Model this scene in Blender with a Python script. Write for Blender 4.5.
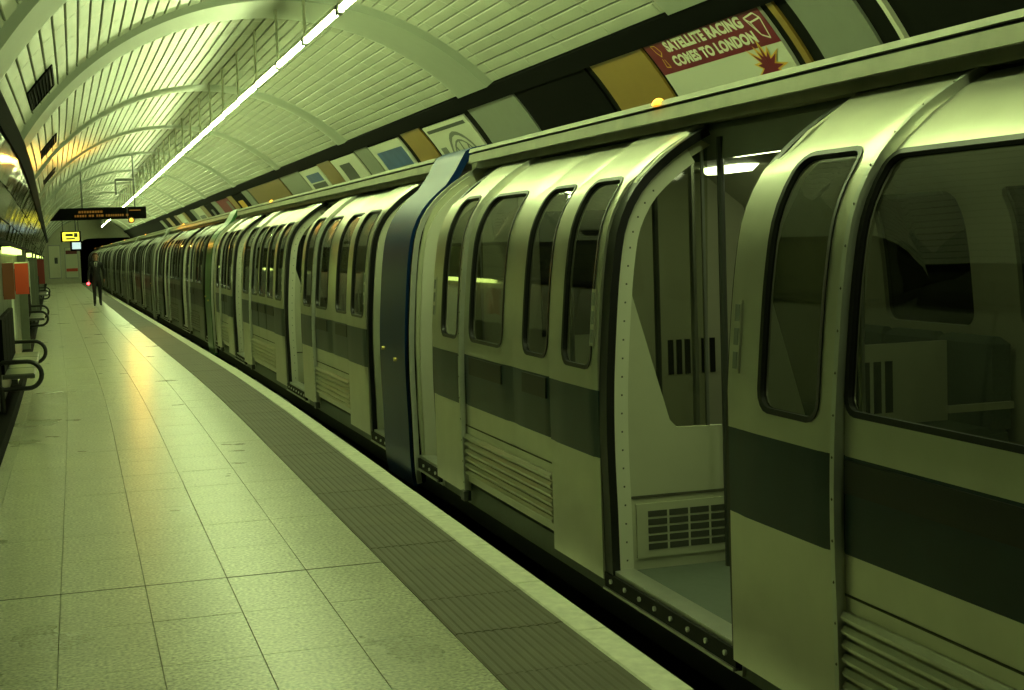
import bpy, math, random
import numpy as np
from mathutils import Vector, Matrix

# ------------------------------------------------------------------ clear
for o in list(bpy.data.objects):
    bpy.data.objects.remove(o, do_unlink=True)
SC = bpy.context.scene
COL = SC.collection
random.seed(7)
RNG = np.random.RandomState(5)

# ------------------------------------------------------------------ camera
# X across the station (train on +X), Y along the platform, Z up, platform surface Z = 0
right = Vector((0.955061, -0.292918, -0.034)).normalized()
fwd = Vector((0.2899, 0.95397, -0.077)).normalized()
def _basis():
    f, roll, vp, h = 1422.0, 0.034, (75.0, 250.0), 1.72
    n = lambda v: v / np.linalg.norm(v)
    dY = n(np.array([vp[0] - 512, -(vp[1] - 345), f]))
    e = np.array([1, math.tan(roll), 0.0])
    up = n(np.cross(e, dY)); up = up if up[1] > 0 else -up
    dX = n(np.cross(dY, up)); dX = dX if dX[0] > 0 else -dX
    return np.stack([dX, dY, up]), f, h
CM, CF, CH = _basis()
cam_d = bpy.data.cameras.new('camera')
cam_d.sensor_fit = 'HORIZONTAL'; cam_d.sensor_width = 36.0
cam_d.lens = CF * 36.0 / 1024.0
cam_d.clip_start = 0.05; cam_d.clip_end = 400
cam = bpy.data.objects.new('camera', cam_d); COL.objects.link(cam)
cam.matrix_world = Matrix(((CM[0, 0], CM[0, 1], -CM[0, 2], 0), (CM[1, 0], CM[1, 1], -CM[1, 2], 0),
                           (CM[2, 0], CM[2, 1], -CM[2, 2], CH), (0, 0, 0, 1)))
SC.camera = cam
def pix(p):
    q = CM.T @ (np.array(p) - np.array([0, 0, CH]))
    return (512 + CF * q[0] / q[2], 345 - CF * q[1] / q[2], q[2])

# ------------------------------------------------------------------ light and exposure
TUBE_POWER = 29.0
TUBE_COL = (0.79, 1.0, 0.42)
SC.view_settings.view_transform = 'Standard'
SC.view_settings.look = 'None'
SC.view_settings.gamma = 1.0
SC.view_settings.use_curve_mapping = False
SC.view_settings.exposure = 1.33
w = bpy.data.worlds.new('world'); SC.world = w; w.use_nodes = True
w.node_tree.nodes['Background'].inputs[0].default_value = (0.0, 0.0, 0.0, 1)
w.node_tree.nodes['Background'].inputs[1].default_value = 0.0
SC.cycles.max_bounces = 7
SC.cycles.diffuse_bounces = 2
SC.cycles.glossy_bounces = 4
SC.cycles.transparent_max_bounces = 16
SC.cycles.use_denoising = True
SC.cycles.sample_clamp_indirect = 6.0
SC.cycles.caustics_reflective = False
SC.cycles.caustics_refractive = False

# ------------------------------------------------------------------ the line of the station: straight, then bending a little left and down
KH, KV = 0.015, 0.006
def g(Y):
    return 0.0 if Y < 13 else ((Y - 13) ** 2 / 16 if Y < 21 else Y - 17)
def dg(Y):
    return 0.0 if Y < 13 else ((Y - 13) / 8 if Y < 21 else 1.0)
def W(p):
    k = g(p[1])
    return (p[0] - KH * k, p[1], p[2] - KV * k)
def WR(Y):
    d = dg(Y)
    return (-KV * d, 0.0, KH * d)
def WM(p):
    return Matrix.Translation(W(p)) @ Matrix.Rotation(KH * dg(p[1]), 4, 'Z') @ Matrix.Rotation(-KV * dg(p[1]), 4, 'X')

# ------------------------------------------------------------------ materials
MATS = {}
def mat(name, col, rough=0.5, metal=0.0, var=0.0, scale=8.0, bump=0.0, bscale=40.0, spec=0.5, emit=0.0, ecol=None, coat=0.0):
    if name in MATS: return MATS[name]
    m = bpy.data.materials.new(name); m.use_nodes = True
    nt = m.node_tree; b = nt.nodes['Principled BSDF']
    b.inputs['Base Color'].default_value = (*col, 1)
    b.inputs['Roughness'].default_value = rough
    b.inputs['Metallic'].default_value = metal
    b.inputs['Specular IOR Level'].default_value = spec
    b.inputs['Coat Weight'].default_value = coat
    if emit > 0:
        b.inputs['Emission Color'].default_value = (*(ecol or col), 1)
        b.inputs['Emission Strength'].default_value = emit
    if var > 0 or bump > 0:
        tc = nt.nodes.new('ShaderNodeTexCoord')
        no = nt.nodes.new('ShaderNodeTexNoise'); no.inputs['Scale'].default_value = scale; no.inputs['Detail'].default_value = 5
        nt.links.new(tc.outputs['Object'], no.inputs['Vector'])
        if var > 0:
            mx = nt.nodes.new('ShaderNodeMix'); mx.data_type = 'RGBA'
            mx.inputs[6].default_value = (*[c * (1 - var) for c in col], 1)
            mx.inputs[7].default_value = (*[min(1, c * (1 + var)) for c in col], 1)
            nt.links.new(no.outputs['Fac'], mx.inputs[0]); nt.links.new(mx.outputs[2], b.inputs['Base Color'])
        if bump > 0:
            n2 = nt.nodes.new('ShaderNodeTexNoise'); n2.inputs['Scale'].default_value = bscale; n2.inputs['Detail'].default_value = 3
            nt.links.new(tc.outputs['Object'], n2.inputs['Vector'])
            bp = nt.nodes.new('ShaderNodeBump'); bp.inputs['Strength'].default_value = bump; bp.inputs['Distance'].default_value = 0.004
            nt.links.new(n2.outputs['Fac'], bp.inputs['Height']); nt.links.new(bp.outputs['Normal'], b.inputs['Normal'])
    MATS[name] = m
    return m

def floor_mat():
    m = bpy.data.materials.new('terrazzo_paving'); m.use_nodes = True
    nt = m.node_tree; b = nt.nodes['Principled BSDF']; L = nt.links
    geo = nt.nodes.new('ShaderNodeNewGeometry')
    n1 = nt.nodes.new('ShaderNodeTexNoise'); n1.inputs['Scale'].default_value = 55; n1.inputs['Detail'].default_value = 6
    n2 = nt.nodes.new('ShaderNodeTexNoise'); n2.inputs['Scale'].default_value = 1.3; n2.inputs['Detail'].default_value = 4
    n3 = nt.nodes.new('ShaderNodeTexNoise'); n3.inputs['Scale'].default_value = 7; n3.inputs['Detail'].default_value = 5
    for n in (n1, n2, n3): L.new(geo.outputs['Position'], n.inputs['Vector'])
    r1 = nt.nodes.new('ShaderNodeValToRGB')
    r1.color_ramp.elements[0].position = 0.32; r1.color_ramp.elements[0].color = (0.20, 0.20, 0.14, 1)
    r1.color_ramp.elements[1].position = 0.66; r1.color_ramp.elements[1].color = (0.72, 0.72, 0.54, 1)
    L.new(n1.outputs['Fac'], r1.inputs['Fac'])
    r2 = nt.nodes.new('ShaderNodeValToRGB')
    r2.color_ramp.elements[0].position = 0.3; r2.color_ramp.elements[0].color = (0.78, 0.78, 0.74, 1)
    r2.color_ramp.elements[1].position = 0.72; r2.color_ramp.elements[1].color = (0.98, 0.98, 0.95, 1)
    L.new(n2.outputs['Fac'], r2.inputs['Fac'])
    mx = nt.nodes.new('ShaderNodeMix'); mx.data_type = 'RGBA'; mx.blend_type = 'MULTIPLY'; mx.inputs[0].default_value = 1
    L.new(r1.outputs[0], mx.inputs[6]); L.new(r2.outputs[0], mx.inputs[7])
    r3 = nt.nodes.new('ShaderNodeValToRGB')
    r3.color_ramp.elements[0].position = 0.3; r3.color_ramp.elements[0].color = (0.88, 0.88, 0.85, 1)
    r3.color_ramp.elements[1].position = 0.6; r3.color_ramp.elements[1].color = (1, 1, 1, 1)
    L.new(n3.outputs['Fac'], r3.inputs['Fac'])
    mx2 = nt.nodes.new('ShaderNodeMix'); mx2.data_type = 'RGBA'; mx2.blend_type = 'MULTIPLY'; mx2.inputs[0].default_value = 1
    L.new(mx.outputs[2], mx2.inputs[6]); L.new(r3.outputs[0], mx2.inputs[7])
    L.new(mx2.outputs[2], b.inputs['Base Color'])
    mr = nt.nodes.new('ShaderNodeMapRange'); mr.inputs[3].default_value = 0.23; mr.inputs[4].default_value = 0.36
    L.new(n2.outputs['Fac'], mr.inputs[0]); L.new(mr.outputs[0], b.inputs['Roughness'])
    bp = nt.nodes.new('ShaderNodeBump'); bp.inputs['Strength'].default_value = 0.12; bp.inputs['Distance'].default_value = 0.003
    L.new(n1.outputs['Fac'], bp.inputs['Height']); L.new(bp.outputs['Normal'], b.inputs['Normal'])
    return m

def paint_mat(name, cream, stripe, rough=0.33, off=0.95, metal=0.85):
    """coach paint: cream with a dark band round the waist (a band that is really painted on the body)"""
    m = bpy.data.materials.new(name); m.use_nodes = True
    nt = m.node_tree; b = nt.nodes['Principled BSDF']; L = nt.links
    tc = nt.nodes.new('ShaderNodeTexCoord'); sp = nt.nodes.new('ShaderNodeSeparateXYZ')
    L.new(tc.outputs['Object'], sp.inputs[0])
    no = nt.nodes.new('ShaderNodeTexNoise'); no.inputs['Scale'].default_value = 5; no.inputs['Detail'].default_value = 6
    L.new(tc.outputs['Object'], no.inputs['Vector'])
    def step(z, gt):
        n = nt.nodes.new('ShaderNodeMath'); n.operation = 'GREATER_THAN' if gt else 'LESS_THAN'
        n.inputs[1].default_value = z + off; L.new(sp.outputs[2], n.inputs[0]); return n
    mu = nt.nodes.new('ShaderNodeMath'); mu.operation = 'MULTIPLY'
    L.new(step(0.69, True).outputs[0], mu.inputs[0]); L.new(step(1.0, False).outputs[0], mu.inputs[1])
    dirt = nt.nodes.new('ShaderNodeMix'); dirt.data_type = 'RGBA'
    dirt.inputs[6].default_value = (*[c * 0.78 for c in cream], 1); dirt.inputs[7].default_value = (*cream, 1)
    L.new(no.outputs['Fac'], dirt.inputs[0])
    sd = nt.nodes.new('ShaderNodeMix'); sd.data_type = 'RGBA'
    sd.inputs[6].default_value = (*[c * 0.6 for c in stripe], 1); sd.inputs[7].default_value = (*[c * 1.5 for c in stripe], 1)
    L.new(no.outputs['Fac'], sd.inputs[0])
    mx = nt.nodes.new('ShaderNodeMix'); mx.data_type = 'RGBA'
    L.new(mu.outputs[0], mx.inputs[0]); L.new(dirt.outputs[2], mx.inputs[6]); L.new(sd.outputs[2], mx.inputs[7])
    L.new(mx.outputs[2], b.inputs['Base Color'])
    b.inputs['Roughness'].default_value = rough
    b.inputs['Specular IOR Level'].default_value = 0.3
    b.inputs['Coat Weight'].default_value = 0.12; b.inputs['Coat Roughness'].default_value = 0.3
    inv = nt.nodes.new('ShaderNodeMapRange'); inv.inputs[3].default_value = metal; inv.inputs[4].default_value = 0.0
    L.new(mu.outputs[0], inv.inputs[0]); L.new(inv.outputs[0], b.inputs['Metallic'])
    return m

def glass_mat(name, tint, refl=1.0):
    m = bpy.data.materials.new(name); m.use_nodes = True
    nt = m.node_tree; L = nt.links
    for n in list(nt.nodes): nt.nodes.remove(n)
    out = nt.nodes.new('ShaderNodeOutputMaterial'); mix = nt.nodes.new('ShaderNodeMixShader')
    tr = nt.nodes.new('ShaderNodeBsdfTransparent'); tr.inputs[0].default_value = (*tint, 1)
    gl = nt.nodes.new('ShaderNodeBsdfGlossy'); gl.inputs['Roughness'].default_value = 0.03
    gl.inputs[0].default_value = (refl, refl, refl, 1)
    fr = nt.nodes.new('ShaderNodeFresnel')
    geo = nt.nodes.new('ShaderNodeNewGeometry'); mr = nt.nodes.new('ShaderNodeMapRange')      # a thin pane: the same index from both sides
    mr.inputs[3].default_value = 1.5; mr.inputs[4].default_value = 1 / 1.5
    L.new(geo.outputs['Backfacing'], mr.inputs[0]); L.new(mr.outputs[0], fr.inputs[0])
    L.new(fr.outputs[0], mix.inputs[0]); L.new(tr.outputs[0], mix.inputs[1]); L.new(gl.outputs[0], mix.inputs[2])
    L.new(mix.outputs[0], out.inputs[0])
    return m

M_FLOOR = floor_mat()
M_JOINT = mat('dark_joint', (0.30, 0.30, 0.21), 0.8)
M_TACT = mat('ribbed_rubber', (0.10, 0.092, 0.053), 0.6, var=0.3, scale=3)
M_EDGE = mat('white_edge_paint', (0.72, 0.72, 0.56), 0.6, var=0.35, scale=14, bump=0.4, bscale=60)
M_TILE = mat('enamel_panel', (0.39, 0.41, 0.325), 0.24, var=0.10, scale=2.0)
M_TJOINT = mat('ceiling_joint', (0.02, 0.02, 0.013), 0.8)
M_RIB = mat('grey_rib', (0.27, 0.30, 0.24), 0.35, var=0.08)
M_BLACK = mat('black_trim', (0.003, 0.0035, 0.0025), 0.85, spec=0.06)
M_VOID = mat('sooty_wall', (0.007, 0.008, 0.005), 0.9, var=0.3, spec=0.1)
M_GREYP = mat('grey_enamel', (0.23, 0.255, 0.205), 0.45, var=0.08)
M_OCHRE = mat('ochre_enamel', (0.30, 0.19, 0.04), 0.4, var=0.1)
M_BROWN = mat('brown_enamel', (0.23, 0.15, 0.05), 0.4, var=0.1)
M_DARKP = mat('dark_enamel', (0.004, 0.0045, 0.003), 0.8, spec=0.05)
M_PAPER = mat('poster_paper', (0.62, 0.64, 0.52), 0.55)
M_RED = mat('poster_red', (0.165, 0.005, 0.02), 0.55)
M_INK = mat('poster_ink', (0.06, 0.07, 0.06), 0.6)
M_PALEINK = mat('poster_grey_ink', (0.17, 0.19, 0.155), 0.6)
M_BLUEINK = mat('poster_blue', (0.05, 0.11, 0.26), 0.5, var=0.5, scale=3)
M_YELINK = mat('poster_yellow', (0.75, 0.45, 0.06), 0.5)
M_LETTER = mat('poster_cream_letters', (0.76, 0.76, 0.60), 0.55)
M_CREAM = paint_mat('cream_coach_paint', (0.74, 0.74, 0.60), (0.010, 0.030, 0.036))
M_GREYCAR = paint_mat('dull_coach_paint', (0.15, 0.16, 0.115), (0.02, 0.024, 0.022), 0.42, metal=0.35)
M_LINER = mat('cream_lining', (0.56, 0.57, 0.41), 0.45, var=0.06)
M_ALU = mat('aluminium_strip', (0.62, 0.64, 0.56), 0.32, metal=0.6, var=0.15, scale=12)
M_GUTTER = mat('dusty_roof_paint', (0.42, 0.43, 0.31), 0.5, var=0.3, scale=6)
M_GRIME = mat('roof_grime', (0.10, 0.10, 0.065), 0.8, var=0.4)
M_RUBBER = mat('black_rubber', (0.006, 0.0065, 0.005), 0.4)
M_BLUE = mat('dark_blue_coach_paint', (0.005, 0.030, 0.12), 0.35, var=0.2, scale=4, spec=0.2)
M_GREEN = mat('green_coach_paint', (0.03, 0.14, 0.03), 0.33, var=0.2, scale=4)
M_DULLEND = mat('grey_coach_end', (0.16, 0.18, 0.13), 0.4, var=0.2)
M_UNDER = mat('underframe', (0.010, 0.010, 0.008), 0.8)
M_TFLOOR = mat('grey_coach_floor', (0.16, 0.19, 0.15), 0.55, var=0.12, scale=30)
M_SEAT = mat('seat_moquette', (0.10, 0.13, 0.10), 0.9, var=0.25, scale=60)
M_STEEL = mat('dull_steel', (0.40, 0.41, 0.36), 0.35, metal=0.8)
M_DKSTEEL = mat('dark_pole_paint', (0.05, 0.055, 0.045), 0.35)
M_GLASS = glass_mat('coach_glass', (0.34, 0.36, 0.30))
M_SCREEN = glass_mat('screen_glass', (0.80, 0.82, 0.74))
M_GRILLE = mat('grille_shadow', (0.07, 0.075, 0.055), 0.7)
M_TUBE = mat('fluorescent_tube', (0.9, 0.9, 0.8), 0.4, emit=TUBE_POWER, ecol=TUBE_COL)
M_COACHLAMP = mat('coach_lamp', (0.9, 0.9, 0.75), 0.4, emit=2.6, ecol=(0.86, 1.0, 0.50))
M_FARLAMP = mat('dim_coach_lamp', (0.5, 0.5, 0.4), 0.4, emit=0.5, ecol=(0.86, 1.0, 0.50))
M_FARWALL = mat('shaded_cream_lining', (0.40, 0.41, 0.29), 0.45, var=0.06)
M_JAMB = mat('pale_door_jamb', (0.78, 0.79, 0.62), 0.35)
M_FARLINER = mat('darkened_lining', (0.22, 0.23, 0.165), 0.5)  # cream lining with shade put into its colour, so far windows read dark
M_ORANGE = mat('orange_lamp', (0.9, 0.4, 0.05), 0.4, emit=1.3, ecol=(1.0, 0.40, 0.03))
M_BATTEN = mat('white_batten', (0.85, 0.86, 0.72), 0.5)
M_DKGLOSS = mat('dark_glossy_panel', (0.04, 0.044, 0.025), 0.09, var=0.5, scale=14, bump=0.12, bscale=9, spec=0.08)
M_WALLP = mat('grey_green_wall_panel', (0.15, 0.165, 0.12), 0.35, var=0.15)
M_HEAD = mat('cream_head_wall', (0.62, 0.63, 0.46), 0.5, var=0.15)

# ------------------------------------------------------------------ mesh helper
class MB:
    def __init__(s): s.v, s.f, s.m = [], [], []
    def add(s, vs, fs, mi=0):
        o = len(s.v); s.v += [tuple(v) for v in vs]
        s.f += [tuple(i + o for i in f) for f in fs]; s.m += [mi] * len(fs); return s
    def box(s, x0, x1, y0, y1, z0, z1, mi=0):
        return s.add([(x0, y0, z0), (x1, y0, z0), (x1, y1, z0), (x0, y1, z0), (x0, y0, z1), (x1, y0, z1), (x1, y1, z1), (x0, y1, z1)],
                     [(3, 2, 1, 0), (4, 5, 6, 7), (0, 1, 5, 4), (1, 2, 6, 5), (2, 3, 7, 6), (3, 0, 4, 7)], mi)
    def cbox(s, x0, x1, y0, y1, z0, z1, c, mi=0):
        """box with its top (z1) edges chamfered"""
        return s.add([(x0, y0, z0), (x1, y0, z0), (x1, y1, z0), (x0, y1, z0), (x0, y0, z1 - c), (x1, y0, z1 - c), (x1, y1, z1 - c), (x0, y1, z1 - c),
                      (x0 + c, y0 + c, z1), (x1 - c, y0 + c, z1), (x1 - c, y1 - c, z1), (x0 + c, y1 - c, z1)],
                     [(0, 1, 5, 4), (1, 2, 6, 5), (2, 3, 7, 6), (3, 0, 4, 7), (4, 5, 9, 8), (5, 6, 10, 9), (6, 7, 11, 10), (7, 4, 8, 11), (8, 9, 10, 11)], mi)
    def tube(s, pts, r, n=8, closed=False, mi=0, caps=True):
        pts = [Vector(p) for p in pts]; N = len(pts); rings = []
        up = Vector((0.31, 0.77, 0.55))
        prev = None
        for i, p in enumerate(pts):
            a = pts[(i - 1) % N] if (closed or i > 0) else p
            b = pts[(i + 1) % N] if (closed or i < N - 1) else p
            t = (b - a).normalized()
            if prev is None:
                u = t.cross(up).normalized()
            else:
                u = (prev - t * prev.dot(t)).normalized()
            prev = u; v = t.cross(u)
            rr = r[i] if isinstance(r, (list, tuple)) else r
            rings.append([p + (u * math.cos(2 * math.pi * k / n) + v * math.sin(2 * math.pi * k / n)) * rr for k in range(n)])
        vs = [q for ring in rings for q in ring]; fs = []
        for i in range(N if closed else N - 1):
            j = (i + 1) % N
            for k in range(n):
                fs.append((i * n + k, i * n + (k + 1) % n, j * n + (k + 1) % n, j * n + k))
        if caps and not closed:
            fs.append(tuple(range(n - 1, -1, -1))); fs.append(tuple((N - 1) * n + k for k in range(n)))
        return s.add(vs, fs, mi)
    def extrude_y(s, poly, ys, mi=0, caps=True):
        """closed polygon of (x, z) run along the stations ys"""
        n = len(poly); vs = [(x, y, z) for y in ys for x, z in poly]; fs = []
        for i in range(len(ys) - 1):
            for k in range(n):
                a, b = i * n + k, i * n + (k + 1) % n
                fs.append((a, b, b + n, a + n))
        if caps:
            fs.append(tuple(range(n - 1, -1, -1))); fs.append(tuple((len(ys) - 1) * n + k for k in range(n)))
        return s.add(vs, fs, mi)
    def build(s, name, mats, parent=None, origin=(0, 0, 0), warp=False, smooth=None, place=None, fix=True):
        vs = s.v
        if warp: vs = [W(v) for v in vs]
        if any(origin): vs = [(v[0] - origin[0], v[1] - origin[1], v[2] - origin[2]) for v in vs]
        me = bpy.data.meshes.new(name); me.from_pydata(vs, [], s.f)
        mats = mats if isinstance(mats, (list, tuple)) else [mats]
        for m in mats: me.materials.append(m)
        if len(mats) > 1: me.polygons.foreach_set('material_index', s.m)
        me.update()
        if fix: fix_normals(me)
        if smooth:
            me.polygons.foreach_set('use_smooth', [True] * len(me.polygons))
            me.set_sharp_from_angle(angle=math.radians(smooth))
        o = bpy.data.objects.new(name, me); COL.objects.link(o)
        if parent: o.parent = parent
        if place is not None: o.matrix_world = place
        return o
import bmesh
def fix_normals(me):
    b = bmesh.new(); b.from_mesh(me); bmesh.ops.recalc_face_normals(b, faces=b.faces); b.to_mesh(me); b.free()

def inst(name, me, parent=None, mw=None):
    o = bpy.data.objects.new(name, me); COL.objects.link(o)
    if parent: o.parent = parent
    if mw is not None: o.matrix_local = mw
    return o
def car_M(ya, yb):
    p, q = Vector(W((3.65, ya, TOP))), Vector(W((3.65, yb, TOP))); d = q - p
    return Matrix.Translation((p + q) / 2) @ Matrix.Rotation(math.atan2(-d.x, d.y), 4, 'Z') @ Matrix.Rotation(math.atan2(d.z, d.y), 4, 'X')
TOP = -0.95
def thing(name, label, cat, mw=None, group=None):
    o = bpy.data.objects.new(name, None); COL.objects.link(o); o.empty_display_size = 0.1
    o['label'] = label; o['category'] = cat
    if group: o['group'] = group
    if mw is not None: o.matrix_world = mw
    return o
def tag(o, label, cat, group=None):
    o['label'] = label; o['category'] = cat
    if group: o['group'] = group
    return o
def struct(o):
    o['kind'] = 'structure'; return o
def copy_tree(o, parent=None):
    c = o.copy(); COL.objects.link(c)
    if parent: c.parent = parent
    for ch in list(o.children): copy_tree(ch, c)
    return c
def frange(a, b, st):
    n = max(1, int(round((b - a) / st))); return [a + (b - a) * i / n for i in range(n + 1)]

# ================================================================== SETTING
TC, TR = (2.2, 1.1), 3.2            # the tunnel circle
def cyl(deg, r=TR):
    a = math.radians(deg); return (TC[0] + r * math.cos(a), TC[1] + r * math.sin(a))
Y0, Y1 = -9.0, 100.0
YS = frange(Y0, Y1, 1.8)

# ---- floor: platform mass, paving slabs, ribbed strip tiles, edge stones
mb = MB(); mb.extrude_y([(-0.95, -0.02), (-0.95, -1.3), (1.75, -1.3), (1.75, -0.45), (2.09, -0.42), (2.09, -0.02)], YS)
FLOOR = struct(mb.build('floor', M_JOINT, warp=True))
PX = [-0.985 + 0.411 * i for i in range(7)]            # joints run at -0.16, 0.25, 0.66, 1.07, 1.48
pitch = 0.735
cand = []
for j in range(int((Y1 - Y0) / pitch)):
    y = Y0 + 0.22 + j * pitch
    for i in range(6):
        x0, x1 = PX[i], PX[i + 1]
        if i == 0: x0 = -0.86
        cand.append((x0, x1, y, y + pitch))
def in_view(p, mx=30):
    u, v, d = pix(W(p)); return d > 0.3 and -mx < u < 1024 + mx and -mx < v < 690 + mx, d
sl = []
for c in cand:
    ok, d = in_view(((c[0] + c[1]) / 2, (c[2] + c[3]) / 2, 0)); sl.append((0 if ok else 1, d, c))
sl.sort(key=lambda t: (t[0], t[1]))
slab_mesh = {}
rest = MB(); ns = 0
for k, (bad, d, c) in enumerate(sl):
    x0, x1, ya, yb = c; hw = (x1 - x0) / 2 - 0.0012; hl = pitch / 2 - 0.0014
    if not bad and ns < 280:
        key = round(hw, 3)
        if key not in slab_mesh:
            o = MB().cbox(-hw, hw, -hl, hl, -0.03, 0, 0.0015).build('paving_slab', M_FLOOR); slab_mesh[key] = o.data
            bpy.data.objects.remove(o)
        inst('paving_slab', slab_mesh[key], FLOOR, WM(((x0 + x1) / 2, (ya + yb) / 2, random.uniform(-0.0008, 0.0004)))); ns += 1
    elif d > -3:
        rest.cbox(x0 + 0.002, x1 - 0.002, ya + 0.002, yb - 0.002, -0.03, 0, 0.004)
o = rest.build('paving_slab_far', M_FLOOR, FLOOR, warp=True, fix=False); o.name = 'paving_slabs'; o['kind'] = 'stuff'
MB().box(-0.86, 1.482, 7.391, 7.399, -0.02, 0.0006).build('expansion_joint', mat('dark_joint_filler', (0.13, 0.13, 0.09), 0.8), FLOOR)
# ribbed strip
tp = 0.62; tw = (1.482, 1.985)
tm = MB(); hw = (tw[1] - tw[0]) / 2 - 0.003; hl = tp / 2 - 0.004
tm.box(-hw, hw, -hl, hl, -0.03, -0.002)
for k in range(12):
    xc = -hw + (k + 0.5) * 2 * hw / 12
    tm.add([(xc - 0.017, -hl, -0.002), (xc + 0.017, -hl, -0.002), (xc + 0.011, -hl, 0.0022), (xc - 0.011, -hl, 0.0022),
            (xc - 0.017, hl, -0.002), (xc + 0.017, hl, -0.002), (xc + 0.011, hl, 0.0022), (xc - 0.011, hl, 0.0022)],
           [(1, 5, 6, 2), (2, 6, 7, 3), (3, 7, 4, 0), (0, 1, 2, 3), (7, 6, 5, 4)])
o = tm.build('ribbed_tile', M_TACT); tme = o.data; bpy.data.objects.remove(o)
nt_ = int((Y1 - Y0) / tp)
for j in range(nt_):
    inst('ribbed_tile', tme, FLOOR, WM(((tw[0] + tw[1]) / 2, Y0 + (j + 0.5) * tp, random.uniform(-0.001, 0.001))))
cp = 0.92
o = MB().cbox(-0.073, 0.073, -cp / 2 + 0.002, cp / 2 - 0.002, -0.42, 0.0, 0.008).build('edge_stone', M_EDGE); cme = o.data; bpy.data.objects.remove(o)
for j in range(int((Y1 - Y0) / cp)):
    inst('edge_stone', cme, FLOOR, WM((2.06, Y0 + (j + 0.5) * cp, random.uniform(-0.001, 0.002))))

# ---- track bed
TOP = -0.95
mb = MB(); mb.extrude_y([(1.7, -1.35), (5.4, -1.35), (5.4, -1.10), (1.7, -1.10)], frange(Y0, 135, 2.0))
BED = struct(mb.build('ground', M_UNDER, warp=True)); BED.name = 'ground'
for xr in (2.93, 4.37):
    mb = MB(); mb.extrude_y([(xr - 0.06, -1.10), (xr + 0.06, -1.10), (xr + 0.06, -1.08), (xr + 0.015, -1.06), (xr + 0.035, TOP - 0.03), (xr + 0.035, TOP), (xr - 0.035, TOP), (xr - 0.035, TOP - 0.03), (xr - 0.015, -1.06), (xr - 0.06, -1.08)], frange(Y0, 130, 2.0))
    r = struct(mb.build('running_rail', M_STEEL, BED, warp=True))

# ---- vault: dark backing shell with enamel panels
A0, A1 = 45.5, 146.6
def arc_strip(a0, a1, r0, r1, ys, step=3.0):
    A = frange(a0, a1, step)
    poly = [cyl(a, r0) for a in A] + [cyl(a, r1) for a in reversed(A)]
    return poly
mb = MB(); mb.extrude_y(arc_strip(A0 - 4, A1 + 4, TR + 0.03, TR + 0.2, YS), YS)
CEIL = struct(mb.build('ceiling', M_TJOINT, warp=True, smooth=40))
RIBS = [(2.5, 3.7), (9.0, 10.15), (14.98, 16.32), (23.2, 23.9), (30.3, 30.95), (37.9, 38.5), (45.5, 46.1), (53.1, 53.7), (60.7, 61.3), (68.3, 68.9), (75.9, 76.5), (83.5, 84.1), (91.1, 91.7)]
for a, b in RIBS:
    A = frange(A0, A1, 2.0); vs = []; fs = []
    pr_ = 0.055 if a < 20 else 0.03
    prof_ = [(a, TR + 0.03), (a + 0.12, TR - pr_), (b - 0.03, TR - pr_), (b, TR + 0.03)]
    for an in A:
        for y, r in prof_:
            x, z = cyl(an, r); vs.append((x, y, z))
    for i in range(len(A) - 1):
        for k in range(3): fs.append((i * 4 + k, i * 4 + k + 1, i * 4 + 5 + k, i * 4 + 4 + k))
    MB().add(vs, fs).build('ceiling_rib', M_RIB, CEIL, warp=True, smooth=30)
nrow = 44; da = (A1 - A0) / nrow; pl = 1.09
arc = math.radians(da) * TR; hw = arc / 2 - 0.007; hl = pl / 2 - 0.006
def panel_M(ang, y):
    a = math.radians(ang); x, z = cyl(ang, TR + 0.012)
    R = Matrix(((-math.sin(a), 0, -math.cos(a), 0), (0, 1, 0, 0), (math.cos(a), 0, -math.sin(a), 0), (0, 0, 0, 1)))
    B = Matrix.Rotation(KH * dg(y), 4, 'Z') @ Matrix.Rotation(-KV * dg(y), 4, 'X')
    return Matrix.Translation(W((x, y, z))) @ B @ R
GRATES = [(12.95, 14.5), (20.2, 21.6), (27.6, 29.0)]
pan = []
for j in range(-7, 80):
    y = 13.05 + j * pl
    ya, yb = y - pl / 2, y + pl / 2
    for a, b in RIBS:                                   # cut the panels at the ribs
        if ya < a < yb: yb = a
        if ya < b < yb: ya = b
        if ya >= a - 1e-6 and yb <= b + 1e-6: ya = yb = 0
    if yb - ya < 0.08 or ya < Y0 or yb > Y1: continue
    for i in range(nrow):
        ang = A0 + (i + 0.5) * da
        if any(136.0 < ang < 142.2 and yb > g0 and ya < g1 for g0, g1 in GRATES):
            pass
        x, z = cyl(ang); ok, d = in_view((x, (ya + yb) / 2, z), 10)
        pan.append((0 if ok else 1, d, ang, ya, yb))
pan.sort(key=lambda t: (t[0], t[1]))
pmesh = {}; rest = MB(); npan = 0
for bad, d, ang, ya, yb in pan:
    L = (yb - ya) / 2 - 0.006
    if not bad and npan < 270:
        k = round(L, 2)
        if k not in pmesh:
            o = MB().cbox(-hw, hw, -k, k, -0.02, 0.014, 0.006).build('ceiling_panel', M_TILE); pmesh[k] = o.data; bpy.data.objects.remove(o)
        inst('ceiling_panel', pmesh[k], CEIL, panel_M(ang + random.uniform(-.02, .02), (ya + yb) / 2)); npan += 1
    elif d > -2:
        Mx = panel_M(ang, (ya + yb) / 2)
        t = MB().cbox(-hw, hw, -L, L, -0.02, 0.014, 0.006)
        rest.add([tuple(Mx @ Vector(v)) for v in t.v], t.f)
o = rest.build('ceiling_panels', M_TILE, CEIL, fix=False); o['kind'] = 'stuff'

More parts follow.
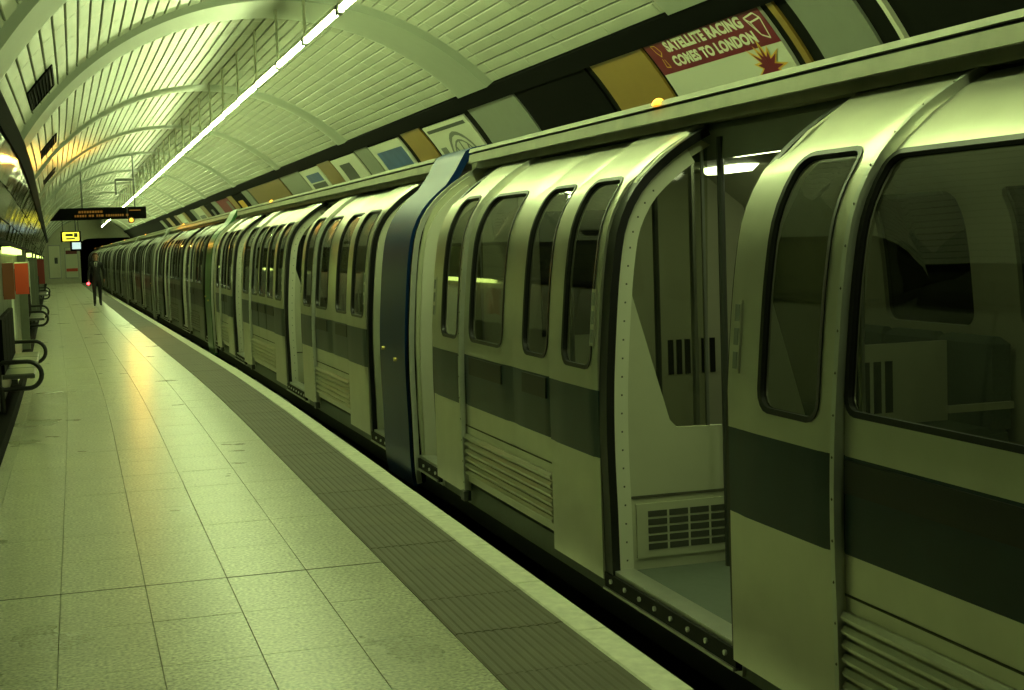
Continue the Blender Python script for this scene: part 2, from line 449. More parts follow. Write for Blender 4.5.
# ---- dark bands (trims), walls
def arc_obj(name, a0, a1, r0, r1, ys, m, parent=None, step=2.0):
    mb = MB(); mb.extrude_y(arc_strip(a0, a1, r0, r1, ys, step), ys); return mb.build(name, m, parent, warp=True, smooth=40)
struct(arc_obj('trim_1', 42.0, 45.5, TR - 0.035, TR + 0.05, YS, M_BLACK))
struct(arc_obj('trim_2', 146.6, 149.2, TR - 0.05, TR + 0.05, YS, M_BLACK))
WR_ = struct(arc_obj('wall_right', -44.0, 42.0, TR + 0.015, TR + 0.2, YS, M_VOID))
# left: curved glossy panels over a straight lower wall
mb = MB(); mb.extrude_y([(-1.15, -0.3), (-0.86, -0.3), (-0.86, 1.80), (-1.15, 1.80)], YS)
WL = struct(mb.build('wall_left', M_BLACK, warp=True))
arc_obj('upper_backing', 149.2, 168.5, TR + 0.02, TR + 0.2, YS, M_BLACK, WL)
cpms = []
for a0_, a1_ in ((149.5, 155.0), (155.25, 160.9), (161.15, 166.5)):
    A = frange(a0_, a1_, 1.9)
    poly = [cyl(a, TR - 0.03) for a in A] + [cyl(a, TR + 0.01) for a in reversed(A)]
    o = MB().extrude_y(poly, [-0.465, 0.465]).build('curved_panel', M_DKGLOSS, smooth=40); cpms.append(o.data); bpy.data.objects.remove(o)
y = Y0 + 1.0; npc = 0
while y < Y1 - 1:
    for me in cpms:
        if npc < 290 and y > 6: inst('curved_panel', me, WL, WM((random.uniform(-.006, .006), y, random.uniform(-.006, .006))) @ Matrix.Rotation(random.uniform(-.012, .012), 4, 'Z')); npc += 1
    y += 0.95
o = MB().cbox(-0.86, 0.86, -0.735, 0.735, 0, 0.03, 0.006).build('wall_panel', M_WALLP); wpm = o.data; bpy.data.objects.remove(o)
y = Y0 + 0.8; RY = Matrix.Rotation(math.pi / 2, 4, 'Y')
while y < Y1 - 0.8:
    inst('wall_panel', wpm, WL, WM((-0.865, y, 0.90)) @ RY); y += 1.5
mb = MB(); mb.extrude_y([(-0.95, 1.80), (-0.72, 1.80), (-0.72, 1.83), (-0.76, 1.88), (-0.95, 1.88)], YS)
struct(mb.build('trim_3', M_BLACK, warp=True))
mb = MB(); mb.extrude_y([(-0.86, 0.002), (-0.67, 0.002), (-0.67, 0.035), (-0.70, 0.06), (-0.86, 0.06)], YS)
struct(mb.build('baseboard_left', M_BLACK, warp=True))

# ---- head wall with the running-tunnel portal, and the wall behind the camera
def head_wall(name, Y, m, portal=True):
    pc = (3.5, 0.80)
    N = 56; outer = []; inner = []
    for k in range(N + 1):
        r = math.radians(-50 + 280 * k / N)
        dx, dz = math.cos(r), math.sin(r)
        hx = 1.95; hz = 2.15 if dz > 0 else 2.3
        t = 1 / ((abs(dx) / hx) ** 8 + (abs(dz) / hz) ** 8) ** (1 / 8)
        inner.append((pc[0] + dx * t, pc[1] + dz * t))
        bx, bz = pc[0] - TC[0], pc[1] - TC[1]
        bq = bx * dx + bz * dz; cq = bx * bx + bz * bz - (TR + 0.15) ** 2
        t2 = max(-bq + math.sqrt(bq * bq - cq), t + 0.02); outer.append((pc[0] + dx * t2, pc[1] + dz * t2))
    vs = []; fs = []
    for yy in (Y, Y + 0.3):
        vs += [(x, yy, z) for x, z in inner] + [(x, yy, z) for x, z in outer]
    n = N + 1
    for k in range(N):
        fs += [(k, k + 1, n + k + 1, n + k), (2 * n + k, 3 * n + k, 3 * n + k + 1, 2 * n + k + 1), (k, 2 * n + k, 2 * n + k + 1, k + 1)]
    return struct(MB().add(vs, fs).build(name, m, warp=True))
HEAD = head_wall('wall_back', 99.5, M_HEAD)
# the running tunnel beyond
poly = [(1.5, -1.4), (1.5, 3.0), (5.5, 3.0), (5.5, -1.4), (5.7, -1.4), (5.7, 3.2), (1.3, 3.2), (1.3, -1.4)]
struct(MB().extrude_y(poly, frange(99.8, 134, 2.0)).build('wall_tunnel', M_VOID, warp=True))
struct(MB().box(1.3, 6.0, 134, 134.2, -1.4, 3.2).build('wall_tunnel_end', M_VOID, warp=True))
struct(MB().box(-1.4, 5.8, Y0 - 0.2, Y0, -1.4, 4.6).build('wall_front', M_VOID))

# ================================================================== TRAIN
_P = [(-.10, 2.27), (0, 2.25), (.15, 2.24), (.45, 2.236), (.75, 2.23), (1.05, 2.236), (1.4, 2.262), (1.6, 2.285), (1.75, 2.315),
      (1.88, 2.375), (1.98, 2.455), (2.08, 2.575), (2.15, 2.685), (2.205, 2.795), (2.235, 2.87)]
def _cr(P, n=10):
    out = []
    for i in range(len(P) - 1):
        p0 = np.array(P[max(i - 1, 0)]); p1 = np.array(P[i]); p2 = np.array(P[i + 1]); p3 = np.array(P[min(i + 2, len(P) - 1)])
        for k in range(n):
            t = k / n
            out.append(0.5 * ((2 * p1) + (-p0 + p2) * t + (2 * p0 - 5 * p1 + 4 * p2 - p3) * t * t + (-p0 + 3 * p1 - 3 * p2 + p3) * t ** 3))
    out.append(np.array(P[-1])); return np.array(out)
_D = _cr([(x, z) for z, x in _P])
_S = np.concatenate([[0], np.cumsum(np.linalg.norm(np.diff(_D, axis=0), axis=1))])
def s_of_z(z): return float(np.interp(z, _D[:, 1], _S))
def skin(s, d=0.0, mir=False):
    x = float(np.interp(s, _S, _D[:, 0])); z = float(np.interp(s, _S, _D[:, 1]))
    e = 0.02
    x2 = float(np.interp(s + e, _S, _D[:, 0])); z2 = float(np.interp(s + e, _S, _D[:, 1]))
    x1 = float(np.interp(s - e, _S, _D[:, 0])); z1 = float(np.interp(s - e, _S, _D[:, 1]))
    tx, tz = x2 - x1, z2 - z1; L = math.hypot(tx, tz) or 1
    x, z = x - tz / L * d, z + tx / L * d
    return ((7.3 - x) if mir else x, z)
STOP = s_of_z(2.205)

def rrect(ya, yb, sa, sb, r, m=4, ns=12, ny=4):
    """rounded rectangle as (y, s) points with a matching kind for mapping onto a rectangle"""
    pts = []
    def arcp(cy, cs, a0):
        for k in range(m + 1):
            a = math.radians(a0 + 90 * k / m); pts.append((cy + r * math.cos(a), cs + r * math.sin(a), ('c', k)))
    arcp(yb - r, sb - r, 0)
    for k in range(1, ny): pts.append((yb - r - (yb - ya - 2 * r) * k / ny, sb, ('t', 0)))
    arcp(ya + r, sb - r, 90)
    for k in range(1, ns): pts.append((ya, sb - r - (sb - sa - 2 * r) * k / ns, ('l', 0)))
    arcp(ya + r, sa + r, 180)
    for k in range(1, ny): pts.append((ya + r + (yb - ya - 2 * r) * k / ny, sa, ('b', 0)))
    arcp(yb - r, sa + r, 270)
    for k in range(1, ns): pts.append((yb, sa + r + (sb - sa - 2 * r) * k / ns, ('r', 0)))
    return pts
def outer_loop(pts, Ya, Yb, Sa, Sb, m=4):
    out = []; corner = -1
    for (y, s, (kd, k)) in pts:
        if kd == 'c':
            if k == 0: corner += 1
            c = corner % 4; h = m // 2
            cy = (Yb, Ya, Ya, Yb)[c]; cs = (Sb, Sb, Sa, Sa)[c]
            first_vert = c in (0, 2)                      # arc leaves a vertical side first at corners 0 and 2
            if k == h: out.append((cy, cs))
            elif (k < h) == first_vert: out.append((cy, s))
            else: out.append((y, cs))
        elif kd == 't': out.append((y, Sb))
        elif kd == 'b': out.append((y, Sa))
        elif kd == 'l': out.append((Ya, s))
        else: out.append((Yb, s))
    return out
def panel(mb, y0, y1, z0, z1, d0, th, holes, mir=False, mi=0, mi_in=None):
    """a curved body panel from y0 to y1 and z0 to z1, with rounded window holes (ya, yb, za, zb, r)"""
    mi_in = mi if mi_in is None else mi_in
    S0 = s_of_z(z0); S1 = min(s_of_z(z1), _S[-1])
    P3 = lambda y, s, d: (lambda q: (q[0], y, q[1]))(skin(s, d, mir))
    if not holes:
        ss = [S0 + (S1 - S0) * k / 26 for k in range(27)]; n = len(ss)
        vs = [P3(y, s, d) for d in (d0, d0 - th) for y in (y0, y1) for s in ss]
        fs = []; ms = []
        for k in range(n - 1):
            fs.append((k, k + 1, n + k + 1, n + k)); fs.append((2 * n + k, 3 * n + k, 3 * n + k + 1, 2 * n + k + 1))
            fs.append((k, 2 * n + k, 2 * n + k + 1, k + 1)); fs.append((n + k, n + k + 1, 3 * n + k + 1, 3 * n + k))
        fs.append((0, n, 3 * n, 2 * n)); fs.append((n - 1, 3 * n - 1, 4 * n - 1, 2 * n - 1))
        mb.add(vs, fs, mi); return
    hs = sorted(holes); cuts = [y0] + [(hs[i][1] + hs[i + 1][0]) / 2 for i in range(len(hs) - 1)] + [y1]
    for (ya, yb, za, zb, r), Ya, Yb in zip(hs, cuts[:-1], cuts[1:]):
        sa, sb = s_of_z(za), s_of_z(zb)
        hp = rrect(ya, yb, sa, sb, r); op = outer_loop(hp, Ya, Yb, S0, S1); n = len(hp)
        loops = []
        T = (0, 0.15, 0.45, 0.75, 1.0)
        for t in T:
            loops.append([(hp[k][0] * (1 - t) + op[k][0] * t, hp[k][1] * (1 - t) + op[k][1] * t) for k in range(n)])
        vs = [P3(y, s, d) for d in (d0, d0 - th) for lp in loops for (y, s) in lp]; fs = []
        nl = len(T)
        for l in range(nl - 1):
            for k in range(n):
                k2 = (k + 1) % n
                a, b, c, e = l * n + k, l * n + k2, (l + 1) * n + k2, (l + 1) * n + k
                fs.append((a, b, c, e)); q = nl * n; fs.append((q + a, q + e, q + c, q + b))
        q = nl * n
        for k in range(n):
            k2 = (k + 1) % n
            fs.append((k, q + k, q + k2, k2))
            o_ = (nl - 1) * n; fs.append((o_ + k, o_ + k2, q + o_ + k2, q + o_ + k))
        mb.add(vs, fs, mi)
def pane(mb, hole, d, mir=False, mi=0):
    ya, yb, za, zb, r = hole
    hp = rrect(ya, yb, s_of_z(za), s_of_z(zb), r); n = len(hp)
    S_a, S_b = s_of_z(za), s_of_z(zb); wd, ht = yb - ya, S_b - S_a; yc, sc = (ya + yb) / 2, (S_a + S_b) / 2
    vs = []; fs = []
    for t in (0, 0.5, 1.0):
        for (y, s, _) in hp:
            if ht >= wd: yq, sq = yc, min(max(s, S_a + wd / 2.2), S_b - wd / 2.2)
            else: yq, sq = min(max(y, ya + ht / 2.2), yb - ht / 2.2), sc
            yy, sq = y * (1 - t) + yq * t, s * (1 - t) + sq * t
            x, z = skin(sq, d, mir); vs.append((x, yy, z))
    for l in range(2):
        for k in range(n):
            k2 = (k + 1) % n; fs.append((l * n + k, l * n + k2, (l + 1) * n + k2, (l + 1) * n + k))
    mb.add(vs, fs, mi)
def gasket(mb, hole, d, wdt=0.016, mir=False, mi=0):
    ya, yb, za, zb, r = hole
    hp = rrect(ya, yb, s_of_z(za), s_of_z(zb), r); n = len(hp); yc, sc = (ya + yb) / 2, (s_of_z(za) + s_of_z(zb)) / 2
    vs = []; fs = []
    ip = rrect(ya + wdt, yb - wdt, s_of_z(za) + wdt, s_of_z(zb) - wdt, max(r - wdt, 0.02))
    op = rrect(ya - 0.004, yb + 0.004, s_of_z(za) - 0.004, s_of_z(zb) + 0.004, r + 0.004)
    for lp, dd in ((op, d), (op, d + 0.005), (ip, d + 0.003), (ip, d - 0.02)):
        for (y, s, _) in lp:
            x, z = skin(s, dd, mir); vs.append((x, y, z))
    for l in range(3):
        for k in range(n):
            k2 = (k + 1) % n; fs.append((l * n + k, l * n + k2, (l + 1) * n + k2, (l + 1) * n + k))
    mb.add(vs, fs, mi)
def sweep_band(mb, ya, yb, z0, z1, d0, d1, mi=0, n=30, mir=False):
    """a strip that follows the body curve: y from ya to yb, depth from d0 to d1"""
    S0, S1 = s_of_z(z0), min(s_of_z(z1), _S[-1]); vs = []; fs = []
    for k in range(n + 1):
        s = S0 + (S1 - S0) * k / n
        for y, d in ((ya, d0), (yb, d0), (yb, d1), (ya, d1)):
            x, z = skin(s, d, mir); vs.append((x, y, z))
    for k in range(n):
        for c in range(4): fs.append((k * 4 + c, k * 4 + (c + 1) % 4, k * 4 + 4 + (c + 1) % 4, k * 4 + 4 + c))
    fs.append((0, 1, 2, 3)); fs.append((n * 4, n * 4 + 3, n * 4 + 2, n * 4 + 1)); mb.add(vs, fs, mi)
def rivets(mb, y, z0, z1, d, step, r=0.006, mi=0, mir=False):
    S0, S1 = s_of_z(z0), s_of_z(z1); n = int((S1 - S0) / step)
    for k in range(n + 1):
        s = S0 + (S1 - S0) * k / max(n, 1); x, z = skin(s, d, mir)
        mb.add([(x - 0.004, y, z), (x, y - r, z), (x, y, z + r), (x, y + r, z), (x, y, z - r)], [(0, 2, 1), (0, 3, 2), (0, 4, 3), (0, 1, 4)], mi)

def screen_polys():
    outer = [(2.275, .17), (2.262, .5), (2.262, 1.0), (2.285, 1.38), (2.312, 1.6), (2.36, 1.8), (2.44, 1.95), (2.56, 2.06), (2.70, 2.15)]
    inner = [(2.80, 2.10), (2.67, 2.03), (2.53, 1.89), (2.44, 1.73), (2.395, 1.57), (2.39, 1.45), (2.565, .85), (2.60, .815), (2.93, .805), (2.93, .17)]
    return outer + inner

def make_car(name, yn, segs, label, end_col, paint, seat_side=True, lamp_y=0.5, full=True, group=None):
    total = sum(s[1] for s in segs); yc = yn + total / 2
    ORG = (3.65, yc, TOP)
    root = thing(name, label, 'train carriage', car_M(yn, yn + total), group)
    B = lambda mb, nm, m, par=root, sm=35: mb.build(nm, m, par, origin=ORG, smooth=sm)
    # floor, roof, underframe
    gy0 = yn + (segs[0][1] if segs[0][0] == 'end' else 0); gy1 = yn + total - (segs[-1][1] if segs[-1][0] == 'end' else 0)
    B(MB().box(2.29, 5.01, yn + 0.03, yn + total - 0.02, 0.05, 0.17), 'floor', M_TFLOOR, sm=None)
    B(MB().box(2.30, 2.33, yn + 0.03, yn + total - 0.02, -0.05, 0.10), 'solebar', M_UNDER, sm=None)
    rf = [(2.77, 2.335), (2.92, 2.37), (3.2, 2.425), (3.65, 2.455), (4.1, 2.425), (4.38, 2.37), (4.53, 2.335), (4.53, 2.2), (4.43, 2.2), (4.40, 2.13), (2.9, 2.13), (2.87, 2.2), (2.77, 2.2)]
    B(MB().extrude_y(rf, frange(yn + 0.02, yn + total - 0.02, 2.0)), 'roof', [M_GUTTER])
    gt = [(2.70, 2.238), (2.710, 2.296), (2.735, 2.300), (2.735, 2.308), (2.705, 2.310), (2.715, 2.336), (2.76, 2.345), (2.82, 2.345), (2.82, 2.30), (2.735, 2.285), (2.73, 2.238)]
    gb = MB(); ys = frange(gy0, gy1, 2.0)
    gb.extrude_y(gt, ys)
    B(gb, 'gutter', M_GUTTER, sm=20)
    B(MB().extrude_y([(2.728, 2.297), (2.745, 2.297), (2.745, 2.311), (2.728, 2.311)], ys), 'gutter_groove', M_GRIME, sm=None)
    B(MB().extrude_y([(2.733, 2.282), (2.815, 2.298), (2.90, 2.298), (2.90, 2.20), (2.86, 2.20), (2.86, 2.255), (2.78, 2.255)], ys), 'gutter_shadow', M_BLACK, sm=None)  # added black box that stands in for the shadow under the gutter
    B(MB().extrude_y([(2.80, 2.03), (2.86, 2.07), (2.86, 2.215), (2.81, 2.165)], ys), 'door_header', M_GREYP, sm=None)
    uf = MB().box(2.55, 4.75, yn + 0.1, yn + total - 0.1, -0.25, 0.05)
    y = yn + 3.2
    while y < yn + total - 3.6:
        uf.box(2.42, 4.88, y, y + 1.5, -0.62, -0.25); y += 2.2
    B(uf, 'underframe', M_UNDER, sm=None)
    for yw in (yn + 1.3, yn + 2.9, yn + total - 2.9, yn + total - 1.3):
        wh = MB()
        for xr in (2.93, 4.37): wh.tube([(xr - 0.05, yw, TOP + 0.36), (xr + 0.05, yw, TOP + 0.36)], 0.36, 16)
        wh.tube([(2.93, yw, TOP + 0.36), (4.37, yw, TOP + 0.36)], 0.06, 8); B(wh, 'wheelset', M_UNDER)
    # end walls
    for ye in (yn + 0.02, yn + total - 0.06):
        B(MB().extrude_y([(2.34, 0.05), (2.30, 0.6), (2.31, 1.2), (2.36, 1.65), (2.5, 1.95), (2.78, 2.2), (2.9, 2.35), (4.4, 2.35), (4.52, 2.2), (4.8, 1.95), (4.94, 1.65), (4.99, 1.2), (5.0, .6), (4.96, .05)], [ye, ye + 0.04]), 'end_wall', end_col if ye < yn + 1 else M_LINER, sm=None)
    if full:
        ew = B(MB().box(3.05, 4.05, yn + total - 0.085, yn + total - 0.06, 0.17, 2.02), 'end_door', M_LINER, sm=None)
        B(MB().box(3.2, 3.9, yn + total - 0.095, yn + total - 0.085, 0.98, 1.88), 'end_window', M_RUBBER, ew, sm=None)
        for k in range(6):
            B(MB().box(4.19 + k * 0.068, 4.232 + k * 0.068, yn + total - 0.072, yn + total - 0.06, 0.64, 0.90), 'vent_slot', M_RUBBER, sm=None)
    # far side: one curved wall of windows
    fh = []; y = yn + 0.5
    while y < yn + total - 1.4:
        fh.append((y, y + 0.95, 1.10, 1.93, 0.09)); y += 1.38
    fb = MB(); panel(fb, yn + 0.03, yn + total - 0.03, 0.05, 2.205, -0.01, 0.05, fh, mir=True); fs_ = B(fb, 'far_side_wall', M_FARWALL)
    pb = MB()
    for h_ in fh: pane(pb, h_, -0.03, mir=True)
    B(pb, 'far_window_pane', M_GLASS, fs_)
    y = yn
    end_i = 0; lampdone = False
    for idx, sg in enumerate(segs):
        kd, L = sg[0], sg[1]; a, b = y, y + L; y = b
        opt = sg[2] if len(sg) > 2 else None
        if kd == 'end':
            if L < 0.2:
                eb = MB(); sweep_band(eb, a, b, -0.02, 2.2, 0.012, -0.10); B(eb, 'end_edge', M_BLACK)
                eb = MB(); sweep_band(eb, a - 0.012, a + 0.002, -0.02, 2.2, 0.016, -0.02); B(eb, 'edge_strip', M_ALU)
                continue
            pf = [skin(s_of_z(-0.06) + (s_of_z(2.08) - s_of_z(-0.06)) * k / 28, 0.015) for k in range(29)]
            pf += [(2.635, 2.185), (2.685, 2.27), (2.725, 2.335), (2.78, 2.362), (2.92, 2.385)]
            inn = [(x + 0.045, z - (0.02 if z > 1.9 else 0) - (0.03 if z > 2.3 else 0)) for x, z in reversed(pf)]
            o = B(MB().extrude_y(pf + inn, [a + 0.01, b]), 'end_panel', end_col)
            for ky, kz in ((a + 0.30, 0.84), (b - 0.15, 0.90)):
                x, z = skin(s_of_z(kz), 0.015); kb = MB().tube([(x + 0.005, ky, z), (x - 0.02, ky, z)], 0.014, 8)
                B(kb, 'brass_knob', MATS.get('brass') or mat('brass', (0.75, 0.62, 0.2), 0.3, metal=0.9), o)
            B(MB().box(2.225, 2.30, a + 0.02, a + 0.26, 0.16, 0.29), 'step_bracket', M_STEEL, o, sm=None)
        elif kd == 'open':
            # door leaf edge (rubber) peeping out on the far side, and draught screens
            wide = L > 0.9
            so = B(MB().box(2.262, 2.36, a, b, 0.165, 0.184).box(2.275, 2.30, a, b, 0.06, 0.165), 'sill_plate', [M_ALU], sm=None)
            B(MB().box(2.248, 2.275, a, b, 0.085, 0.165), 'sill_riser', M_UNDER, so, sm=None)
            B(MB().box(2.238, 2.262, a, b, 0.085, 0.097), 'sill_rail', M_STEEL, so, sm=None)
            y_ = a + 0.08
            while y_ < b - 0.04:
                B(MB().tube([(2.25, y_, 0.135), (2.238, y_, 0.135)], 0.011, 6), 'sill_stud', M_ALU, so, sm=None); y_ += 0.17
            nx_end = idx + 1 < len(segs) and segs[idx + 1][0] == 'end'; pv_end = idx > 0 and segs[idx - 1][0] == 'end'
            sb = MB(); sweep_band(sb, b - (0.095 if wide else 0.045), b + 0.02, 0.14, 2.19, -0.012, -0.05)
            if not nx_end: B(sb, 'door_rubber', M_RUBBER)
            sb = MB(); sweep_band(sb, a - 0.02 if not pv_end else a - 0.002, a + 0.03 if not pv_end else a + 0.01, 0.14, 2.19, -0.012, -0.05); B(sb, 'door_rubber', M_RUBBER)
            for side, yy in (('far', b + 0.0), ('near', a - 0.045)):
                if not wide and side == 'near': continue
                if wide and side == 'far': yy = b - 0.115
                yy0 = (yy + 0.055 if wide else b - 0.03) if side == 'far' else yy - 0.03
                sp = MB().extrude_y(screen_polys(), [yy0, yy0 + 0.035])
                so = B(sp, 'draught_screen', M_LINER)
                if side == 'far' :
                    # riveted jamb along the body curve
                    jb = MB(); sweep_band(jb, yy0 - 0.012 if wide else yy0 - 0.03, yy0, 0.17, 2.13, -0.054 if wide or nx_end else -0.054, -0.125 if wide else -0.20); jo = B(jb, 'door_jamb', M_JAMB)
                    rb = MB()
                    for s_ in np.arange(s_of_z(0.22), s_of_z(2.0), 0.085):
                        x, z = skin(float(s_), -0.095); rb.add([(x, yy0 - 0.015, z), (x - .004, yy0 - 0.012, z - .004), (x + .004, yy0 - 0.012, z - .004), (x + .004, yy0 - 0.012, z + .004), (x - .004, yy0 - 0.012, z + .004)], [(0, 1, 2), (0, 2, 3), (0, 3, 4), (0, 4, 1)])
                    o = B(rb, 'jamb_rivets', M_GRIME, so, sm=None); o['kind'] = 'stuff'
                gp = [(2.79, 2.10), (2.67, 2.03), (2.53, 1.89), (2.44, 1.73), (2.395, 1.57), (2.39, 1.45), (2.565, .85), (2.60, .815), (2.76, .81)]
                B(MB().extrude_y(gp, [yy0 + 0.012, yy0 + 0.020]), 'glass_pane', M_SCREEN, so, sm=None)
                B(MB().box(2.755, 2.768, yy0 + 0.008, yy0 + 0.024, 0.81, 2.10), 'glass_edge', M_STEEL, so, sm=None)
                if wide and full:
                    gx0, gx1, gz0, gz1 = 2.385, 2.88, 0.225, 0.475; f0 = yy0 - 0.012 if side == 'far' else yy0 + 0.047
                    gr = MB().box(gx0, gx1, min(f0, f0 - 0.0), f0 + 0.012, gz0, gz1)
                    go = B(gr, 'heater_grille', M_LINER, so, sm=None)
                    sl_ = MB()
                    for ci in range(4):
                        for ri in range(5):
                            cx = gx0 + 0.055 + ci * 0.105; cz = gz0 + 0.035 + ri * 0.038
                            q = f0 - 0.003 if side == 'far' else f0 + 0.012
                            sl_.box(cx, cx + 0.093, q, q + 0.004, cz, cz + 0.028)
                    B(sl_, 'grille_slot', M_GRILLE, so, sm=None)
                    if side == 'far':
                        B(MB().box(2.27, 2.93, yy0 - 0.006, yy0, 0.500, 0.512), 'screen_moulding', M_GRIME, so, sm=None)
            if wide and full:
                B(MB().tube([(2.80, b - 0.16, 0.17), (2.80, b - 0.16, 2.13)], 0.017, 8), 'grab_pole', M_DKSTEEL)
                B(MB().tube([(3.02, b + 0.65, 0.17), (3.02, b + 0.65, 2.13)], 0.017, 8), 'grab_pole', M_STEEL)
        else:
            pocket = kd == 'pocket'
            d0 = 0.0 if pocket else -0.022
            zb = 0.13 if pocket else 0.205
            zt = 2.205
            pm = MB(); panel(pm, a, b, zb, zt, d0, 0.035, opt or [])
            po = B(pm, 'pocket_panel' if pocket else 'window_panel', paint)
            for h_ in (opt or []):
                gm = MB(); gasket(gm, h_, d0); go = B(gm, 'window_gasket', M_RUBBER, po)
                pm = MB(); pane(pm, h_, d0 - 0.012); B(pm, 'window_pane', M_GLASS, po)
            if pocket:
                eb = MB(); sweep_band(eb, a - 0.002, a + 0.024, 0.125, 2.2, 0.007, -0.028); eo = None
                nxt = segs[idx - 1][0] if idx > 0 else ''
                if nxt == 'panel':
                    eo = B(eb, 'edge_strip', M_ALU)
                    rb = MB(); rivets(rb, a + 0.011, 0.2, 2.15, 0.007, 0.13); o = B(rb, 'strip_rivets', M_GRIME, eo, sm=None); o['kind'] = 'stuff'
                    ft = MB().box(2.215, 2.26, a - 0.05, a + 0.03, 0.09, 0.15); B(ft, 'strip_foot', M_DKSTEEL, eo, sm=None)
                if nxt == 'open' or (idx + 1 < len(segs) and segs[idx + 1][0] == 'open'):
                    pe = a + 0.04 if nxt == 'open' else b - 0.09
                    if full:
                        bp = MB(); sweep_band(bp, pe, pe + 0.055, 1.20, 1.46, 0.006, -0.005, n=6); bo = B(bp, 'button_plate', paint, po)
                        for bz in (1.215, 1.30, 1.385):
                            bb = MB(); sweep_band(bb, pe + 0.012, pe + 0.043, bz, bz + 0.06, 0.009, 0.0, n=3); B(bb, 'door_button', M_GREYP, po)
            else:
                for k in range(6):
                    zz = 0.265 + k * 0.045; x, z = skin(s_of_z(zz), d0 + 0.001)
                    cb = MB().extrude_y([(x, z - 0.018), (x - 0.016, z - 0.012), (x - 0.021, z), (x - 0.010, z + 0.016), (x, z + 0.018)], [a + 0.03, b - 0.01])
                    B(cb, 'louvre_rib', paint, po)
                mb2 = MB(); sweep_band(mb2, a + 0.01, b - 0.01, 0.555, 0.562, d0 + 0.003, d0 - 0.002, n=2); B(mb2, 'panel_seam', M_GRIME, po)
                for h_ in (opt or []):
                    vb = MB(); sweep_band(vb, h_[0] + 0.01, h_[1] - 0.01, 0.885, 0.99, d0 + 0.006, d0 - 0.002, n=4); B(vb, 'vent_slot', M_RUBBER, po)
    # inside: seats, lamps
    y = yn
    for sg in segs:
        a, b = y, y + sg[1]; y = b
        if sg[0] == 'panel' and full:
            n = max(2, int((b - a) / 0.55)); wsz = (b - a) / n
            for side in (0, 1):
                xs = (2.33, 2.86, 2.33, 2.45) if side == 0 else (4.44, 4.97, 4.85, 4.97)
                so = B(MB().box(xs[0] + (0.04 if side == 0 else 0), xs[1] - (0 if side == 0 else 0.04), a - 0.45, b + 0.45, 0.17, 0.46), 'bench_seat', M_LINER, sm=None)
                for k in range(n):
                    p, q = a + k * wsz + 0.02, a + (k + 1) * wsz - 0.02
                    c = MB().cbox(xs[0] + 0.06, xs[1] - 0.02, p, q, 0.455, 0.55, 0.03); B(c, 'cushion', M_SEAT, so, sm=None)
                    bk = MB().cbox(xs[2] + 0.0, xs[3], p, q, 0.54, 1.06, 0.04); B(bk, 'seat_back', M_SEAT, so, sm=None)
                    ar = MB().box(xs[2], xs[2] + 0.42 if side == 0 else xs[3], p - 0.03, p, 0.66, 0.70) if side == 0 else MB().box(xs[2] - 0.3, xs[3], p - 0.03, p, 0.66, 0.70)
                    B(ar, 'armrest', M_LINER, so, sm=None)
            pb = MB()
            for yy in (a + 0.15, b - 0.2):
                B(MB().tube([(2.90, yy, 0.46), (2.90, yy, 2.13)], 0.016, 8), 'grab_pole', M_DKSTEEL)
        if sg[0] == 'open' and sg[1] > 0.9 and full:
            # low screen with black slots at the end of the seats across the gangway
            yy = b + 1.15
            if yy + 0.1 < yn + total:
                ho = B(MB().box(4.00, 4.95, yy, yy + 0.035, 0.17, 1.02), 'seat_end_screen', M_LINER, sm=None)
                for k in range(6):
                    B(MB().box(4.06 + k * 0.075, 4.108 + k * 0.075, yy - 0.005, yy, 0.62, 0.92), 'vent_slot', M_RUBBER, ho, sm=None)
    y = yn + 1.8
    k = 0
    while y < yn + total - 0.8:
        for xl in (3.30, 4.2):
            lb = MB()
            for kk in range(1):
                lb.add([(xl - 0.07, y, 2.13), (xl + 0.07, y, 2.13), (xl + 0.07, y + 0.62, 2.13), (xl - 0.07, y + 0.62, 2.13),
                        (xl - 0.035, y + 0.03, 2.085), (xl + 0.035, y + 0.03, 2.085), (xl + 0.035, y + 0.59, 2.085), (xl - 0.035, y + 0.59, 2.085)],
                       [(4, 5, 6, 7), (0, 1, 5, 4), (1, 2, 6, 5), (2, 3, 7, 6), (3, 0, 4, 7)])
            B(lb, 'coach_lamp', M_COACHLAMP, sm=None)
        y += 2.2 if full else 4.4
    # orange door lamp on the roof edge
    ly = lamp_y
    lm = MB()
    for i in range(5):
        pass
    R = 0.034; vs = []; fs = []
    for i in range(5):
        th = math.pi / 2 * i / 4
        for j in range(10):
            ph = 2 * math.pi * j / 10
            vs.append((2.715 - 0.03 + R * math.cos(th) * math.cos(ph) * 0.9 + 0.03, ly + R * 1.4 * math.cos(th) * math.sin(ph), 2.318 + R * math.sin(th)))
    for i in range(4):
        for j in range(10):
            fs.append((i * 10 + j, i * 10 + (j + 1) % 10, i * 10 + 10 + (j + 1) % 10, i * 10 + 10 + j))
    lm.add(vs, fs); B(lm, 'orange_door_lamp', M_ORANGE)
    return root

def pk(a, L, wa, wb): return ('pocket', L, [(a + wa, a + wb, 1.09, 1.97, 0.075)])
def bay(a, p1, pn, p2, wins):
    """pocket (near), window panel, pocket (far)"""
    return [pk(a, p1, 0.10, p1 - 0.16 if p1 < 0.75 else p1 - 0.22), ('panel', pn, [(a + p1 + u, a + p1 + v, 1.09, 1.98, 0.085) for u, v in wins]),
            pk(a + p1 + pn, p2, 0.10, p2 - 0.20)]
